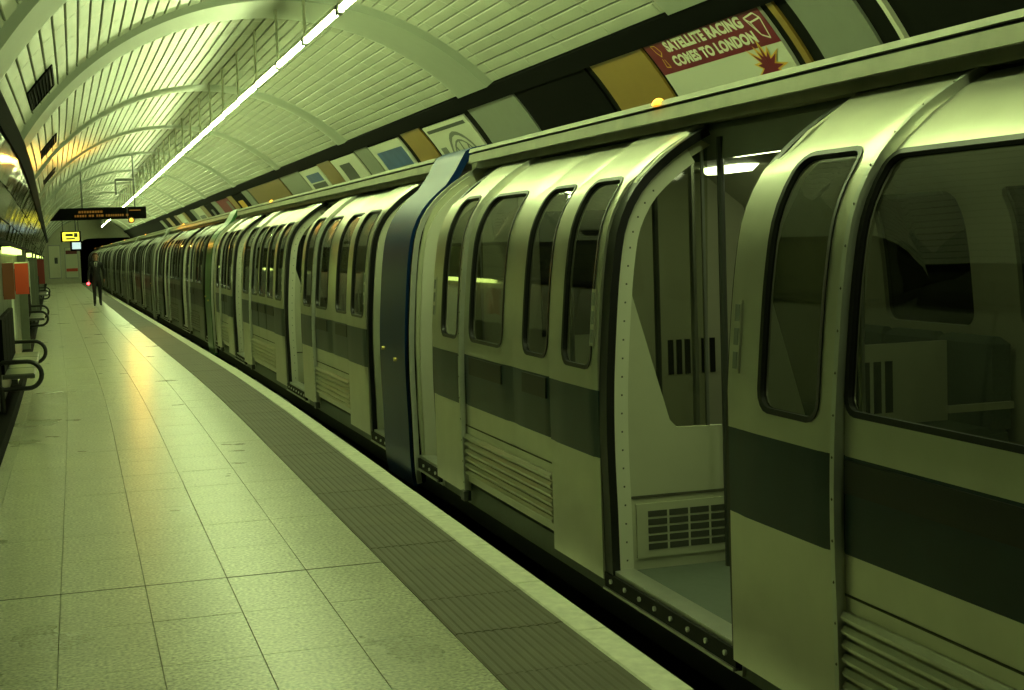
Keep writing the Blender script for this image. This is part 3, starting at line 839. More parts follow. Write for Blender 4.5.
# nearest carriage: starts behind the camera, ends at Y = 9.85
segs1 = [('end', 0.5)]; a = -4.4 + 0.5
segs1 += bay(a, 0.8, 2.0, 0.75, [(0.05, 0.85), (1.1, 1.9)]); a = -0.35
segs1 += [('open', 1.05)]; a = 0.70
segs1 += [('pocket', 0.75, [(a + 0.1, a + 0.55, 1.09, 1.97, 0.075)]), ('panel', 2.467, [(1.62, 3.905, 1.13, 1.955, 0.06)]),
          ('pocket', 0.778, [(4.03, 4.45, 1.085, 1.965, 0.075)]), ('open', 1.355),
          ('pocket', 0.70, [(6.13, 6.54, 1.09, 1.97, 0.075)]), ('panel', 1.71, [(6.83, 7.25, 1.09, 1.98, 0.085), (7.63, 8.33, 1.09, 1.98, 0.085)]),
          ('pocket', 0.725, [(8.53, 8.93, 1.09, 1.97, 0.075)]), ('open', 0.61), ('end', 0.055)]
car1 = make_car('train_carriage', -4.4, segs1, 'nearest cream tube train carriage with wide open doorway and dark waist band', M_DULLEND, M_CREAM, lamp_y=6.38)
# second carriage: blue end
n2 = 9.93
def car2_segs(n2):
    s = [('end', 0.85), ('open', 0.62)]; a = n2 + 1.47
    s += bay(a, 0.84, 1.75, 0.76, [(0.06, 0.62), (1.05, 1.69)]); a += 3.35
    s += [('open', 1.25)]; a += 1.25
    s += bay(a, 0.80, 2.2, 0.9, [(0.06, 0.66), (0.80, 1.40), (1.54, 2.14)]); a += 3.9
    s += [('open', 1.2)]; a += 1.2
    s += bay(a, 0.72, 0.95, 0.70, [(0.06, 0.46), (0.52, 0.90)]); a += 2.37
    s += [('open', 0.50), ('end', 0.06)]
    return s
S2 = car2_segs(n2); LEN2 = sum(s[1] for s in S2)
car2 = make_car('train_carriage', n2, S2, 'second carriage with dark blue painted end next to the nearest carriage', M_BLUE, M_CREAM, lamp_y=19.9)
# third: green end; later ones dull, alike
def recolour(root, swap):
    done = {}
    def rec(o):
        if o.type == 'MESH':
            hit = [m for m in o.data.materials if m in swap]
            if hit:
                key = o.data.name
                if key not in done:
                    me = o.data.copy()
                    for i, m in enumerate(me.materials):
                        if m in swap: me.materials[i] = swap[m]
                    done[key] = me
                o.data = done[key]
        for c in o.children: rec(c)
    rec(root)
    return done
PITCH = LEN2 + 0.08
car3 = copy_tree(car2); yc = n2 + LEN2 / 2 + PITCH; car3.matrix_world = car_M(yc - LEN2 / 2, yc + LEN2 / 2)
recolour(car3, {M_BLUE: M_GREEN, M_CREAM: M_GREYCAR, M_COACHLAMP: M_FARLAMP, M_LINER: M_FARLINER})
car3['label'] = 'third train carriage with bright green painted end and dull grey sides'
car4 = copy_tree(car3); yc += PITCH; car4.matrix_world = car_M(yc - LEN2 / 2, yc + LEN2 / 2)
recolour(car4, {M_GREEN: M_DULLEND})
car4['label'] = 'dull grey train carriage far down the platform beyond the green-ended one'; car4['group'] = 'far dull carriages'
words = ('fifth', 'sixth', 'seventh', 'last and farthest')
car4['label'] = 'fourth carriage from the camera, dull grey, just beyond the green-ended one'
for k in range(4):
    c = copy_tree(car4); c['label'] = words[k] + ' carriage from the camera, dull grey, towards the dark tunnel mouth'; yc += PITCH; c.matrix_world = car_M(yc - LEN2 / 2, yc + LEN2 / 2)

# ================================================================== CEILING LIGHTS
def light_x(Y): return 2.225 + 0.009 * g(Y)
LZ = 3.64
tubeb = MB()
poly = [(0.024 * math.cos(2 * math.pi * k / 10), 0.024 * math.sin(2 * math.pi * k / 10)) for k in range(10)]
o = MB().extrude_y(poly, [-0.86, 0.86]).build('tube', M_TUBE, smooth=40); TUBE_ME = o.data; bpy.data.objects.remove(o)
o = MB().box(-0.022, 0.022, -0.92, 0.92, 0.026, 0.06).build('batten', M_BATTEN); BAT_ME = o.data; bpy.data.objects.remove(o)
o = MB().box(-0.028, 0.028, -0.93, -0.865, -0.028, 0.05).build('end_cap', M_DKSTEEL); CAP_ME = o.data; bpy.data.objects.remove(o)
o = MB().box(-0.028, 0.028, 0.865, 0.93, -0.028, 0.05).build('end_cap', M_DKSTEEL); CAP_ME2 = o.data; bpy.data.objects.remove(o)
o = MB().tube([(0, 0.93, 0.05), (0, 0.93, 0.70)], 0.014, 6).build('hanger_rod', M_BATTEN); ROD_ME = o.data; bpy.data.objects.remove(o)
y = 11.95 - 1.88 * 5 + 0.94
tube_spots = []
while y < 97: tube_spots.append(y); y += 1.88
t0 = None
for y in tube_spots:
    if y < -8: continue
    if t0 is None:
        t0 = thing('fluorescent_light', 'white fluorescent tube light hung on a rod in the row under the vault', 'ceiling light', None, 'fluorescent tubes in the ceiling row')
        for nm, me in (('tube', TUBE_ME), ('batten', BAT_ME), ('end_cap', CAP_ME), ('end_cap', CAP_ME2), ('hanger_rod', ROD_ME)): inst(nm, me, t0)
        c = t0
    else:
        c = copy_tree(t0)
    c.matrix_world = WM((light_x(y), y, LZ))

# ================================================================== VENTS IN THE VAULT
gl = ['nearest dark rectangular vent grille in the left of the vault', 'middle dark vent grille in the left of the vault, one rib further', 'farthest dark vent grille in the left of the vault']
for (ya, yb), lb in zip(GRATES, gl):
    t = thing('vent_grille', lb, 'vent', panel_M(139.1, (ya + yb) / 2))
    H, Lh = 0.165, (yb - ya) / 2
    MB().box(-H, H, -Lh, Lh, 0.008, 0.016).build('backing', M_BLACK, t)
    MB().box(-H, -H + 0.02, -Lh, Lh, 0.014, 0.03).box(H - 0.02, H, -Lh, Lh, 0.014, 0.03).box(-H + .02, H - .02, -Lh, -Lh + 0.02, 0.014, 0.03).box(-H + .02, H - .02, Lh - 0.02, Lh, 0.014, 0.03).build('frame', M_BLACK, t)
    for k in range(7):
        x = -H + 0.045 + k * 0.04; MB().box(x, x + 0.012, -Lh + 0.02, Lh - 0.02, 0.014, 0.026).build('slat', M_BLACK, t)

# ================================================================== FRIEZE: coloured panels and posters on the right wall
RP = TR - 0.005
def curved(mb, ya, yb, a0, a1, r, th, mi=0, n=None):
    """curved plate on the right-hand wall; y from ya to yb, angle a0 (low) to a1 (high)"""
    A = frange(a0, a1, 2.5) if n is None else [a0 + (a1 - a0) * k / n for k in range(n + 1)]
    poly = [cyl(a, r) for a in A] + [cyl(a, r + th) for a in reversed(A)]
    return mb.extrude_y(poly, [ya, yb], mi)
def frieze(ya, yb, m, top=41.8):
    yc = (ya + yb) / 2; mb = MB(); curved(mb, ya - yc, yb - yc, 14, top, RP, 0.03)
    o = mb.build('frieze_panel', m, WR_, smooth=40); o.matrix_local = WM((0, yc, 0)); return o
for ya, yb, m in ((7.93, 8.62, M_GREYP), (8.80, 8.88, M_OCHRE), (11.14, 12.34, M_OCHRE), (12.5, 14.66, M_DARKP), (14.72, 16.52, M_GREYP),
                  (18.96, 20.02, M_OCHRE), (22.35, 23.30, M_GREYP), (25.58, 26.8, M_BROWN), (28.98, 31.4, M_GREYP), (31.6, 36.8, M_BROWN), (37.0, 38.1, M_GREYP),
                  (40.4, 41.4, M_OCHRE), (44.3, 45.6, M_GREYP), (48.0, 49.2, M_BROWN), (51.6, 52.8, M_GREYP), (55.2, 56.2, M_OCHRE), (59, 60, M_BROWN), (62.5, 64, M_OCHRE), (66.5, 68, M_GREYP)):
    frieze(ya, yb, m)
struct_y = MB(); curved(struct_y, -0.022, 0.022, 14, 41.8, RP - 0.012, 0.04)
o = struct_y.build('frieze_strip', M_LETTER, WR_, smooth=40); o.matrix_local = WM((0, 7.66, 0))
def poster(ya, yb, label, base, top=41.2, low=14):
    yc = (ya + yb) / 2; t = thing('poster', label, 'poster', WM((0, yc, 0)))
    t2 = MB(); curved(t2, ya - yc, yb - yc, low, top, RP - 0.004, 0.03)
    t2.build('sheet', base, t, smooth=40); return t, yc
def pprint(t, name, m, u0, u1, v0, v1, W_, lift=0.002, top=41.2):
    """flat print: u from the left edge (far end, larger Y), v down from the top edge, both in metres"""
    k = 180 / math.pi / RP
    mb = MB(); curved(mb, W_ / 2 - u1, W_ / 2 - u0, top - v1 * k, top - v0 * k, RP - 0.006 - lift, 0.003, n=max(1, int((v1 - v0) / 0.12)))
    return mb.build(name, m, t, smooth=40)
def uvpt(u, v, W_, top, lift):
    a = top - v * 180 / math.pi / RP; x, z = cyl(a, RP - 0.006 - lift); return (x, W_ / 2 - u, z)
def pline(t, name, m, segs_, W_, wd, top=41.2, lift=0.004):
    mb = MB()
    for (u0, v0), (u1, v1) in segs_:
        L = math.hypot(u1 - u0, v1 - v0); nx, ny = -(v1 - v0) / L * wd / 2, (u1 - u0) / L * wd / 2
        mb.add([uvpt(u0 + nx, v0 + ny, W_, top, lift), uvpt(u1 + nx, v1 + ny, W_, top, lift), uvpt(u1 - nx, v1 - ny, W_, top, lift), uvpt(u0 - nx, v0 - ny, W_, top, lift)], [(0, 1, 2, 3)])
    return mb.build(name, m, t)
def ppoly(t, name, m, pts, W_, top=41.2, lift=0.004):
    return MB().add([uvpt(u, v, W_, top, lift) for u, v in pts], [tuple(range(len(pts)))]).build(name, m, t)
def ptext(t, txt, u0, u1, v0, v1, W_, top, m, lift=0.005):
    cu = bpy.data.curves.new('lettering', 'FONT'); cu.body = txt; cu.offset = 0.055; cu.resolution_u = 3; cu.size = 1.0; cu.space_character = 1.08
    ob = bpy.data.objects.new('lettering', cu); COL.objects.link(ob)
    dgx = bpy.context.evaluated_depsgraph_get(); me = bpy.data.meshes.new_from_object(ob.evaluated_get(dgx))
    bpy.data.objects.remove(ob)
    xs = [v.co.x for v in me.vertices]; ys_ = [v.co.y for v in me.vertices]
    x0, x1, y0, y1 = min(xs), max(xs), min(ys_), max(ys_)
    for v in me.vertices:
        u = u0 + (v.co.x - x0) / (x1 - x0) * (u1 - u0); vv = v1 - (v.co.y - y0) / (y1 - y0) * (v1 - v0)
        v.co = uvpt(u, vv, W_, top, lift)
    me.materials.clear(); me.materials.append(m); me.name = 'lettering'
    o = bpy.data.objects.new('lettering', me); COL.objects.link(o); o.parent = t; return o
# the red and white poster
TOPS = 42.0
pt, yc = poster(9.0, 11.04, 'red and white poster reading SATELLITE RACING COMES TO LONDON above the train roof', M_PAPER, top=TOPS); PW = 2.04
kk = RP * math.pi / 180
pprint(pt, 'red_band', M_RED, 0.0, PW, 0.0, (TOPS - 36.55) * kk, PW, 0.001, TOPS)
ptext(pt, 'SATELLITE RACING', 0.36, 1.72, (TOPS - 41.72) * kk, (TOPS - 39.8) * kk, PW, TOPS, M_LETTER)
ptext(pt, 'COMES TO LONDON', 0.33, 1.77, (TOPS - 39.15) * kk, (TOPS - 37.3) * kk, PW, TOPS, M_LETTER)
bx = [(1.78, 0.055), (1.94, 0.035), (1.99, 0.085), (1.95, 0.255), (1.86, 0.215), (1.83, 0.10)]
pline(pt, 'box_drawing', M_LETTER, [(bx[0], bx[1]), (bx[1], bx[2]), (bx[2], bx[3]), (bx[3], bx[4]), (bx[4], bx[0]), (bx[5], bx[0]), (bx[5], bx[2]), (bx[5], bx[4])], PW, 0.014, TOPS)
bl = [(0.13, 0.02), (0.20, 0.03), (0.24, 0.10), (0.19, 0.14), (0.15, 0.09)]
pline(pt, 'spanner_drawing', M_YELINK, [(bl[0], bl[1]), (bl[1], bl[2]), (bl[2], bl[3]), (bl[3], bl[4]), (bl[4], bl[0]), ((0.17, 0.16), (0.15, 0.24)), ((0.15, 0.24), (0.22, 0.25)), ((0.22, 0.25), (0.20, 0.17))], PW, 0.010, TOPS)
cx, cv = 1.70, 0.47; star = []; star2 = []
for k in range(26):
    a = 2 * math.pi * k / 26; r = (0.27 if k % 4 == 0 else 0.21) if k % 2 == 0 else 0.12
    star.append((cx + r * math.cos(a), cv + r * math.sin(a))); r2 = r * 0.74 if k % 2 == 0 else 0.09
    star2.append((cx + r2 * math.cos(a), cv + r2 * math.sin(a)))
def fan(t, name, m, pts, c, W_, top, lift):
    vs = [uvpt(c[0], c[1], W_, top, lift)] + [uvpt(u, v, W_, top, lift) for u, v in pts]
    n = len(pts); return MB().add(vs, [(0, 1 + k, 1 + (k + 1) % n) for k in range(n)]).build(name, m, t)
fan(pt, 'starburst_edge', M_YELINK, star, (cx, cv), PW, TOPS, 0.003)
fan(pt, 'starburst', M_RED, star2, (cx, cv), PW, TOPS, 0.005)
# grey drawing of a big arched wheel
pt, yc = poster(16.78, 18.82, 'white poster with a grey line drawing of a big wheel', M_PAPER); PW = 2.04
pprint(pt, 'title_line', M_INK, 0.10, 1.90, 0.06, 0.11, PW)
for rr, wd in ((0.66, 0.06), (0.55, 0.03), (0.30, 0.05)):
    sg = []
    for k in range(24):
        a0, a1 = math.pi * k / 24 * 2, math.pi * (k + 1) / 24 * 2
        sg.append(((1.15 + rr * math.cos(a0), 0.85 + rr * math.sin(a0)), (1.15 + rr * math.cos(a1), 0.85 + rr * math.sin(a1))))
    pline(pt, 'drawn_ring', M_PALEINK, sg, PW, wd)
pline(pt, 'drawn_spokes', M_PALEINK, [((1.15 + .3 * math.cos(a), .85 + .3 * math.sin(a)), (1.15 + .55 * math.cos(a), .85 + .55 * math.sin(a))) for a in [math.pi * k / 6 for k in range(12)]], PW, 0.05)
pprint(pt, 'drawn_shade', M_PALEINK, 0.15, 0.42, 0.35, 0.95, PW, 0.001)
pprint(pt, 'drawn_shade', M_PALEINK, 0.9, 1.4, 0.6, 1.1, PW, 0.001)
# blue picture
pt, yc = poster(20.26, 22.28, 'white poster with a large blue picture', M_PAPER); PW = 2.02
pprint(pt, 'blue_picture', M_BLUEINK, 0.26, 1.88, 0.14, 0.95, PW)
pprint(pt, 'yellow_print', M_YELINK, 0.45, 0.85, 0.72, 0.90, PW, 0.005)
pprint(pt, 'pale_print', M_PALEINK, 1.0, 1.7, 0.45, 0.60, PW, 0.005)
# dark picture
pt, yc = poster(23.46, 25.5, 'white poster with a small grey picture block', M_PAPER); PW = 2.04
pprint(pt, 'grey_picture', M_INK, 0.42, 1.30, 0.13, 0.95, PW)
pprint(pt, 'pale_print', M_PALEINK, 0.55, 1.15, 0.45, 0.60, PW, 0.005)
pt, yc = poster(26.86, 28.9, 'white poster with dark blue banded picture and yellow corner', M_PAPER); PW = 2.04
for v in (0.12, 0.34, 0.56): pprint(pt, 'blue_picture', M_BLUEINK if v != 0.34 else M_INK, 0.35, 1.75, v, v + 0.19, PW)
pprint(pt, 'yellow_print', M_YELINK, 1.5, 1.9, 0.98, 1.15, PW)
pt, yc = poster(38.2, 40.3, 'dark poster with a yellow patch far along the frieze', M_DARKP); pprint(pt, 'yellow_print', M_YELINK, 0.4, 1.4, 0.2, 0.75, 2.1)
pt, yc = poster(41.5, 44.2, 'plain red poster far along the frieze', M_RED); pprint(pt, 'pale_print', M_PALEINK, 2.0, 2.6, 0.1, 0.8, 2.7)
pt, yc = poster(45.8, 47.9, 'dark poster with pale figure beyond the red poster', M_DARKP); pprint(pt, 'pale_print', M_PALEINK, 0.9, 1.5, 0.2, 0.9, 2.1)
pt, yc = poster(49.3, 51.5, 'pale grey poster beyond the dark figure poster', M_PAPER); pprint(pt, 'pale_print', M_PALEINK, 0.3, 1.9, 0.3, 0.7, 2.2)
pt, yc = poster(56.4, 58.8, 'farthest pale poster on the frieze', M_PAPER); pprint(pt, 'pale_print', M_PALEINK, 0.3, 2.0, 0.4, 0.8, 2.4)

# ================================================================== LEFT SIDE OF THE PLATFORM
def bench(ya, yb, label):
    L = yb - ya; t = thing('platform_bench', label, 'bench', WM((-0.6, (ya + yb) / 2, 0)))
    for yy in (-L / 2, L / 2):
        pts = []
        for k in range(13):
            a = -math.pi / 2 + math.pi * k / 12; pts.append((0.06 + 0.14 * math.cos(a), yy, 0.44 + 0.14 * math.sin(a)))
        pts += [(-0.18, yy, 0.58), (-0.22, yy, 0.55), (-0.22, yy, 0.33), (-0.18, yy, 0.30)]
        MB().tube(pts, 0.024, 10, closed=True).build('arm_loop', M_RUBBER, t, smooth=50)
        MB().tube([(-0.2, yy, 0.0), (-0.2, yy, 0.31)], 0.028, 8).build('leg', M_RUBBER, t, smooth=50)
    n = 4
    for k in range(n):
        p, q = -L / 2 + 0.06 + k * (L - 0.12) / n, -L / 2 + 0.06 + (k + 1) * (L - 0.12) / n - 0.03
        MB().cbox(-0.19, 0.13, p, q, 0.40, 0.45, 0.015).build('seat', mat('bench_grey', (0.08, 0.085, 0.07), 0.35), t)
        MB().cbox(-0.23, -0.165, p, q, 0.45, 1.03, 0.012).build('backrest', M_BLACK, t)
    MB().box(-0.10, -0.04, -L / 2, L / 2, 0.35, 0.40).build('seat_rail', M_RUBBER, t)
    return t
bench(15.6, 19.3, 'nearest platform bench with black looped arms against the left wall')
bench(30.3, 34.2, 'second platform bench with looped arms, beyond the red panel')
bench(51.0, 56.5, 'farthest platform bench against the left wall')
def wall_box(name, label, cat, y, x0, x1, ln, z0, z1, m, frame=True, inner=None):
    t = thing(name, label, cat, WM((0, y, 0)))
    MB().cbox(-ln / 2, ln / 2, -(z1 - z0) / 2, (z1 - z0) / 2, 0, x1 - x0, 0.01).build('face', m, t).matrix_local = Matrix.Translation((x0, 0, (z0 + z1) / 2)) @ Matrix(((0, 0, 1, 0), (1, 0, 0, 0), (0, 1, 0, 0), (0, 0, 0, 1)))
    if inner: inner(t)
    return t
# projecting red panel and its paler neighbour
M_REDP = mat('red_enamel', (0.62, 0.06, 0.025), 0.4)
t = thing('red_sign', 'bright red panel standing out from the left wall', 'sign', WM((-0.72, 23.5, 0)))
MB().box(-0.10, 0.10, -0.06, 0.06, 1.10, 1.58).build('panel', M_REDP, t)
MB().box(-0.10, 0.10, -0.065, 0.065, 1.58, 1.60).build('cap', M_BATTEN, t)
MB().box(-0.13, -0.10, -0.05, 0.05, 1.15, 1.5).build('bracket', M_DKSTEEL, t)
t = thing('red_sign', 'dull reddish panel on the left wall nearer than the bright red one', 'sign', WM((-0.76, 18.3, 0)))
MB().box(-0.07, 0.06, -0.05, 0.05, 1.16, 1.60).build('panel', mat('dull_red_enamel', (0.30, 0.10, 0.05), 0.4), t)
MB().box(-0.10, -0.07, -0.04, 0.04, 1.2, 1.55).build('bracket', M_DKSTEEL, t)
t = thing('red_sign', 'narrow dark red panel far along the left wall', 'sign', WM((-0.70, 58.2, 0)))
MB().box(-0.12, 0.14, -0.06, 0.06, 0.7, 1.65).build('panel', mat('dark_red_enamel', (0.22, 0.02, 0.015), 0.4), t)
MB().box(-0.16, -0.12, -0.05, 0.05, 0.8, 1.5).build('bracket', M_DKSTEEL, t)
# wall pilasters and pale notices
for yp in (26.5, 38.0, 46.0, 60.0, 72.0):
    MB().box(-0.84, -0.70, yp - 0.09, yp + 0.09, 0.0, 1.80).build('pilaster', M_WALLP, WL, warp=True)
nl_ = ['pale notice board on the left wall before the bright red panel', 'pale notice board on the left wall beyond the second bench', 'farthest pale notice board on the left wall']
for yp, lb in zip((20.6, 36.5, 60.0), nl_):
    t = thing('notice_board', lb, 'notice', WM((-0.83, yp, 0)))
    MB().box(0, 0.03, -0.5, 0.5, 0.55, 1.6).build('frame', M_STEEL, t)
    MB().box(0.03, 0.034, -0.46, 0.46, 0.59, 1.56).build('sheet', M_PAPER, t)
# lights along the foot of the curved panels
M_WLAMP = mat('wall_lamp', (0.8, 0.85, 0.5), 0.4, emit=1.6, ecol=(0.62, 0.85, 0.16))
for k, (ya, yb) in enumerate(((18.6, 25.6),)):
    t = thing('wall_light', 'long glowing green-white strip light at the top of the left wall', 'wall light', WM((-0.79, (ya + yb) / 2, 1.72)))
    MB().box(-0.05, 0.05, -(yb - ya) / 2, (yb - ya) / 2, 0.0, 0.09).build('diffuser', M_WLAMP, t)
    MB().box(-0.06, -0.05, -(yb - ya) / 2, (yb - ya) / 2, -0.02, 0.10).build('backplate', M_DKSTEEL, t)
for y, wd_ in zip((35, 41, 47.5, 55, 64, 76), ('nearest', 'second nearest', 'third nearest', 'third farthest', 'second farthest', 'farthest')):
    t = thing('wall_light', wd_ + ' of the small glowing lamps along the top of the left wall', 'wall light', WM((-0.77, y, 1.70)), 'small lamps along the left wall')
    MB().box(-0.04, 0.06, -0.5, 0.5, 0, 0.09).build('diffuser', M_WLAMP, t)
    MB().box(-0.05, -0.04, -0.5, 0.5, -0.02, 0.10).build('backplate', M_DKSTEEL, t)

# ================================================================== HANGING SIGNS
t = thing('indicator_sign', 'long black hanging train indicator with faint orange dot lettering across the platform', 'sign', WM((0.9, 38.0, 2.60)))
MB().add([(-1.15, -0.12, 0), (1.22, -0.12, 0), (1.22, -0.12, 0.30), (-0.90, -0.12, 0.30), (-1.15, 0.12, 0), (1.22, 0.12, 0), (1.22, 0.12, 0.30), (-0.90, 0.12, 0.30)],
         [(0, 1, 2, 3), (7, 6, 5, 4), (0, 4, 5, 1), (1, 5, 6, 2), (2, 6, 7, 3), (3, 7, 4, 0)]).build('case', M_BLACK, t)
M_DOT = mat('orange_dots', (0.12, 0.05, 0.01), 0.5, emit=0.05, ecol=(1.0, 0.40, 0.03))
for row, (z0, xa, xb) in enumerate(((0.17, -0.45, 0.15), (0.07, -0.55, 0.75))):
    mb = MB(); x = xa; rr = random.Random(row)
    while x < xb:
        wd = rr.uniform(0.03, 0.06); mb.box(x, x + wd, -0.128, -0.121, z0, z0 + 0.055); x += wd + (0.018 if rr.random() > 0.2 else 0.06)
    mb.build('dot_lettering', M_DOT, t)['kind'] = 'stuff'
MB().box(0.80, 1.08, -0.128, -0.121, 0.20, 0.225).build('dot_lettering', M_DOT, t)
MB().box(0.74, 0.752, -0.126, -0.12, 0.02, 0.28).build('divider', M_DKSTEEL, t)
for x in (-0.35, 0.95): MB().tube([(x, 0, 0.30), (x, 0, 1.62 if x > 0 else 1.35)], 0.02, 8).build('hanger_rod', M_DKSTEEL, t)
MB().box(0.48, 0.97, -0.06, 0.06, 0.97, 1.03).build('hanger_bar', M_DKSTEEL, t)
MB().tube([(0.50, 0, 1.0), (0.50, 0, 0.62)], 0.02, 8).build('hanger_rod', M_DKSTEEL, t)
# its orange lamp
t = thing('orange_signal_lamp', 'bright orange lamp under the right end of the black indicator', 'lamp', WM((1.735, 37.82, 2.56)))
M_SIGLAMP = mat('signal_orange', (1, 0.5, 0.05), 0.4, emit=0.9, ecol=(1.0, 0.40, 0.03))
pts = [(0, 0.0, 0), (0, -0.03, 0)]
MB().tube([(0, 0.02, 0), (0, -0.02, 0), (0, -0.045, 0)], [0.055, 0.052, 0.03], 12).build('lens', M_SIGLAMP, t, smooth=40)
MB().tube([(0, 0.05, 0), (0, 0.021, 0)], 0.085, 12).build('housing', M_DKSTEEL, t, smooth=40)
ld = bpy.data.lights.new('orange_lamp_light', 'SPOT'); ld.energy = 30; ld.color = (1.0, 0.46, 0.05); ld.shadow_soft_size = 0.045
ld.spot_size = math.radians(64); ld.spot_blend = 0.6
lo = bpy.data.objects.new('orange_lamp_light', ld); COL.objects.link(lo); lo.parent = t; lo.location = (0, -0.10, 0)
lo.rotation_euler = (math.radians(-84), 0, math.radians(0)); lo.rotation_euler = Vector((-0.04, -1, -0.09)).to_track_quat('-Z', 'Y').to_euler()
# yellow lit sign further on
t = thing('exit_sign', 'small glowing yellow sign hanging at the far end of the platform', 'sign', WM((0.66, 66.0, 2.42)))
MB().box(-0.50, 0.36, -0.08, 0.08, -0.04, 0.42).build('case', M_BLACK, t)
MB().box(-0.42, 0.28, -0.09, -0.081, 0.0, 0.38).build('lit_face', mat('yellow_face', (0.9, 0.75, 0.05), 0.5, emit=0.75, ecol=(0.95, 0.85, 0.05)), t)
MB().box(-0.30, 0.02, -0.095, -0.091, 0.20, 0.32).box(0.06, 0.22, -0.095, -0.091, 0.16, 0.34).box(-0.28, 0.10, -0.095, -0.091, 0.06, 0.13).build('dark_lettering', M_INK, t)
for x in (-0.4, 0.26): MB().tube([(x, 0, 0.42), (x, 0, 1.0)], 0.02, 6).build('hanger_rod', M_DKSTEEL, t)
# platform monitor
t = thing('platform_monitor', 'small television monitor with a pale glowing screen at the far end', 'monitor', WM((0.90, 72.0, 2.24)))
MB().cbox(-0.28, 0.28, -0.22, 0.22, -0.24, 0.24, 0.03).build('case', M_BLACK, t)
MB().box(-0.2, 0.2, -0.235, -0.221, -0.15, 0.17).build('screen', mat('monitor_screen', (0.5, 0.6, 0.6), 0.3, emit=0.4, ecol=(0.55, 0.75, 0.75)), t)
MB().tube([(0, 0, 0.24), (0, 0, 1.82)], 0.03, 8).build('hanger_pole', M_DKSTEEL, t)
# boards on the head wall
t = thing('head_wall_board', 'tall pale notice panel on the end wall by the left wall', 'notice', WM((-0.1, 99.4, 0.0)))
MB().box(-0.40, 0.40, 0, 0.06, 0.35, 2.6).build('frame', M_STEEL, t); MB().box(-0.34, 0.34, -0.01, 0, 0.42, 2.52).build('sheet', mat('pale_board', (0.8, 0.8, 0.6), 0.5), t)
MB().box(0.0, 0.2, -0.02, -0.01, 1.35, 1.75).build('dark_patch', M_INK, t)
t = thing('head_wall_board', 'notice panel with dark red bands on the end wall beside the portal', 'notice', WM((1.0, 99.4, 0.0)))
MB().box(-0.45, 0.42, 0, 0.06, 0.35, 2.4).build('frame', M_STEEL, t); MB().box(-0.40, 0.37, -0.01, 0, 0.40, 2.35).build('sheet', mat('pale_board2', (0.7, 0.72, 0.52), 0.5), t)
for z0, z1 in ((1.95, 2.2), (0.8, 1.0)): MB().box(-0.38, 0.35, -0.02, -0.01, z0, z1).build('red_band', M_REDP if z0 < 1 else mat('maroon_band', (0.16, 0.02, 0.02), 0.5), t)

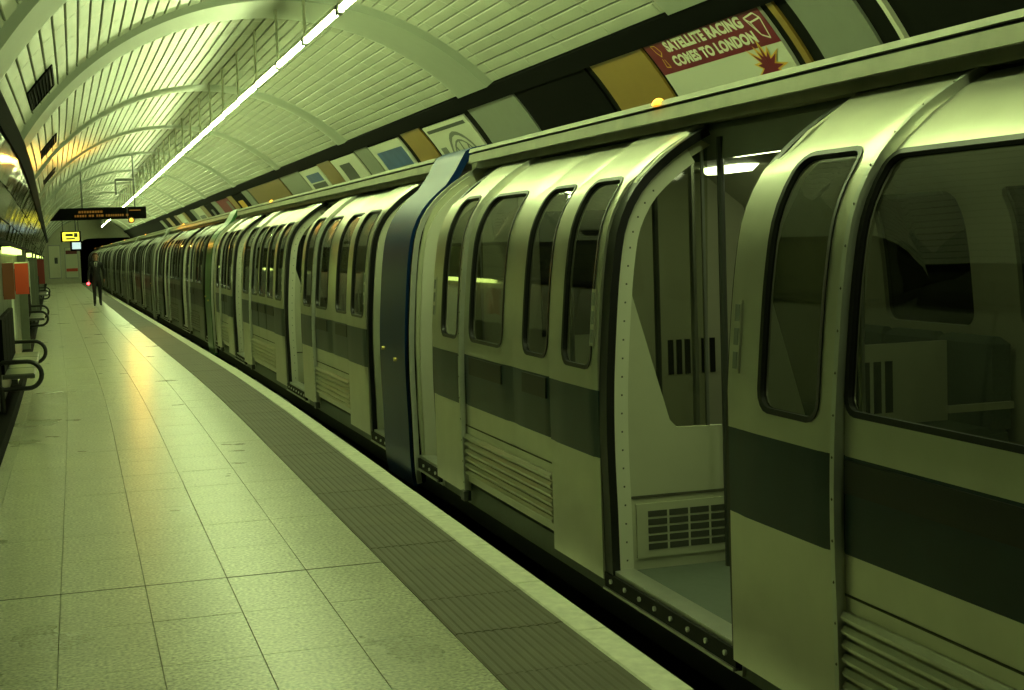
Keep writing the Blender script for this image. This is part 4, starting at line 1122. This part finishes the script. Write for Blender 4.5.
# ================================================================== PERSON
def make_person():
    root = thing('person', 'person in dark suit walking with a small red lamp in the hand', 'person', WM((1.14, 50.2, 0)))
    P = {}; E = []; R = {}
    def j(n, p, r, par=None):
        P[n] = p; R[n] = r
        if par: E.append((par, n))
    j('pelvis', (0, 0, 0.93), 0.135)
    j('waist', (0, 0, 1.08), 0.125, 'pelvis'); j('chest', (0, 0.0, 1.28), 0.15, 'waist'); j('upchest', (0, 0.0, 1.43), 0.13, 'chest')
    j('neck', (0, -0.01, 1.53), 0.055, 'upchest'); j('jaw', (0, -0.025, 1.61), 0.07, 'neck'); j('skull', (0, -0.01, 1.70), 0.088, 'jaw'); j('crown', (0, 0, 1.75), 0.07, 'skull')
    for s, nm in ((-1, 'l'), (1, 'r')):
        j('sh' + nm, (s * 0.17, 0, 1.43), 0.065, 'upchest')
        j('el' + nm, (s * 0.235, 0.03, 1.17), 0.05, 'sh' + nm); j('wr' + nm, (s * (0.25 if s > 0 else 0.27), -0.06 if s < 0 else -0.03, 0.94), 0.032, 'el' + nm)
        j('pa' + nm, (s * 0.255, -0.075 if s < 0 else -0.045, 0.87), 0.036, 'wr' + nm)
        for k in range(4):
            bx_ = s * 0.255 + (k - 1.5) * 0.004; by = (-0.075 if s < 0 else -0.045) + (k - 1.5) * 0.021
            j(f'f{k}{nm}', (bx_, by, 0.835), 0.009, 'pa' + nm); j(f'g{k}{nm}', (bx_ - s * 0.008, by, 0.80 + abs(k - 1.5) * 0.004), 0.008, f'f{k}{nm}'); j(f'h{k}{nm}', (bx_ - s * 0.022, by, 0.782 + abs(k - 1.5) * 0.005), 0.007, f'g{k}{nm}')
        j('t1' + nm, (s * 0.235, (-0.075 if s < 0 else -0.045) - 0.04, 0.855), 0.010, 'pa' + nm); j('t2' + nm, (s * 0.225, (-0.075 if s < 0 else -0.045) - 0.05, 0.82), 0.008, 't1' + nm)
        dy = 0.10 * s
        j('hip' + nm, (s * 0.085, 0, 0.88), 0.095, 'pelvis'); j('kn' + nm, (s * 0.09, -0.03 + dy * 0.5, 0.49), 0.065, 'hip' + nm)
        j('an' + nm, (s * 0.095, dy, 0.085), 0.045, 'kn' + nm); j('he' + nm, (s * 0.095, dy + 0.03, 0.045), 0.042, 'an' + nm); j('to' + nm, (s * 0.11, dy - 0.17, 0.032), 0.032, 'an' + nm)
    names = list(P); idx = {n: i for i, n in enumerate(names)}
    me = bpy.data.meshes.new('skeleton'); me.from_pydata([P[n] for n in names], [(idx[a], idx[b]) for a, b in E], [])
    ob = bpy.data.objects.new('skeleton', me); COL.objects.link(ob)
    sk = ob.modifiers.new('skin', 'SKIN'); ob.modifiers.new('sub', 'SUBSURF').levels = 2
    for i, n in enumerate(names):
        v = me.skin_vertices[0].data[i]; v.radius = (R[n], R[n] * (0.72 if n in ('waist', 'chest', 'upchest', 'pelvis') else 1)); v.use_root = (n == 'pelvis')
    d = bpy.context.evaluated_depsgraph_get(); bm_ = bpy.data.meshes.new_from_object(ob.evaluated_get(d)); bpy.data.objects.remove(ob)
    M_SUIT = mat('dark_suit', (0.012, 0.013, 0.012), 0.8); M_SKIN = mat('skin', (0.42, 0.22, 0.14), 0.5); M_SHOE = mat('shoe', (0.008, 0.008, 0.007), 0.3)
    bm_.materials.clear()
    for m in (M_SUIT, M_SKIN, M_SHOE): bm_.materials.append(m)
    for p in bm_.polygons:
        c = p.center; z = c.z; p.use_smooth = True
        p.material_index = 1 if (z > 1.53 or (abs(c.x) > 0.2 and z < 0.91)) else (2 if z < 0.075 else 0)
    bm_.name = 'body'; bo = bpy.data.objects.new('body', bm_); COL.objects.link(bo); bo.parent = root
    # hair cap, face pieces, shirt front and tie
    hb = MB(); vs = []; fs = []
    for i in range(7):
        th = math.radians(-5 + 95 * i / 6)
        for k in range(14):
            ph = 2 * math.pi * k / 14; x = 0.098 * math.cos(th) * math.cos(ph); yv = 0.012 + 0.108 * math.cos(th) * math.sin(ph)
            z = 1.70 + 0.105 * math.sin(th) + (0.05 if (math.sin(ph) < -0.5 and i < 3) else 0)
            vs.append((x, yv, z))
    for i in range(6):
        for k in range(14): fs.append((i * 14 + k, i * 14 + (k + 1) % 14, i * 14 + 14 + (k + 1) % 14, i * 14 + 14 + k))
    MB().add(vs, fs).build('hair', mat('reddish_hair', (0.12, 0.035, 0.015), 0.7), root, smooth=60)
    fb = MB(); fb.tube([(0, -0.095, 1.68), (0, -0.118, 1.645), (0, -0.095, 1.64)], [0.008, 0.014, 0.010], 6); fb.build('nose', M_SKIN, root, smooth=60)
    for s in (-1, 1):
        MB().tube([(s * 0.033, -0.098, 1.685), (s * 0.033, -0.088, 1.685)], 0.011, 8).build('eye', mat('eye', (0.05, 0.04, 0.03), 0.3), root)
        MB().tube([(s * 0.088, 0.0, 1.645), (s * 0.098, 0.01, 1.67), (s * 0.09, 0.01, 1.695)], 0.012, 6).build('ear', M_SKIN, root, smooth=60)
    MB().box(-0.025, 0.025, -0.098, -0.088, 1.603, 1.612).build('mouth', mat('lips', (0.3, 0.08, 0.07), 0.5), root)
    MB().add([(-0.055, -0.105, 1.49), (0.055, -0.105, 1.49), (0.0, -0.122, 1.20), (0, -0.07, 1.5)], [(0, 2, 1), (0, 1, 3)]).build('shirt', mat('white_shirt', (0.55, 0.55, 0.48), 0.7), root)
    MB().add([(-0.02, -0.113, 1.48), (0.02, -0.113, 1.48), (0.022, -0.128, 1.25), (0, -0.128, 1.21), (-0.022, -0.128, 1.25)], [(0, 4, 3, 2, 1)]).build('tie', mat('tie', (0.03, 0.02, 0.02), 0.6), root)
    lt = thing('red_hand_lamp', 'small glowing red lamp held by the walking person', 'lamp', WM((0.862, 50.06, 0.0)))
    MB().tube([(0, 0, 0.70), (0, 0, 0.715), (0, 0, 0.84)], [0.045, 0.055, 0.055], 10).build('body', M_RUBBER, lt, smooth=40)
    MB().tube([(0, -0.04, 0.775), (0, -0.075, 0.775)], [0.05, 0.04], 10).build('lens', mat('red_lens', (0.9, 0.05, 0.05), 0.4, emit=6, ecol=(1.0, 0.03, 0.04)), lt, smooth=40)
    MB().tube([(0, 0.045, 0.84), (0, 0.03, 0.885), (0, -0.03, 0.885), (0, -0.045, 0.84)], 0.008, 6).build('handle', M_DKSTEEL, lt, smooth=40)
make_person()
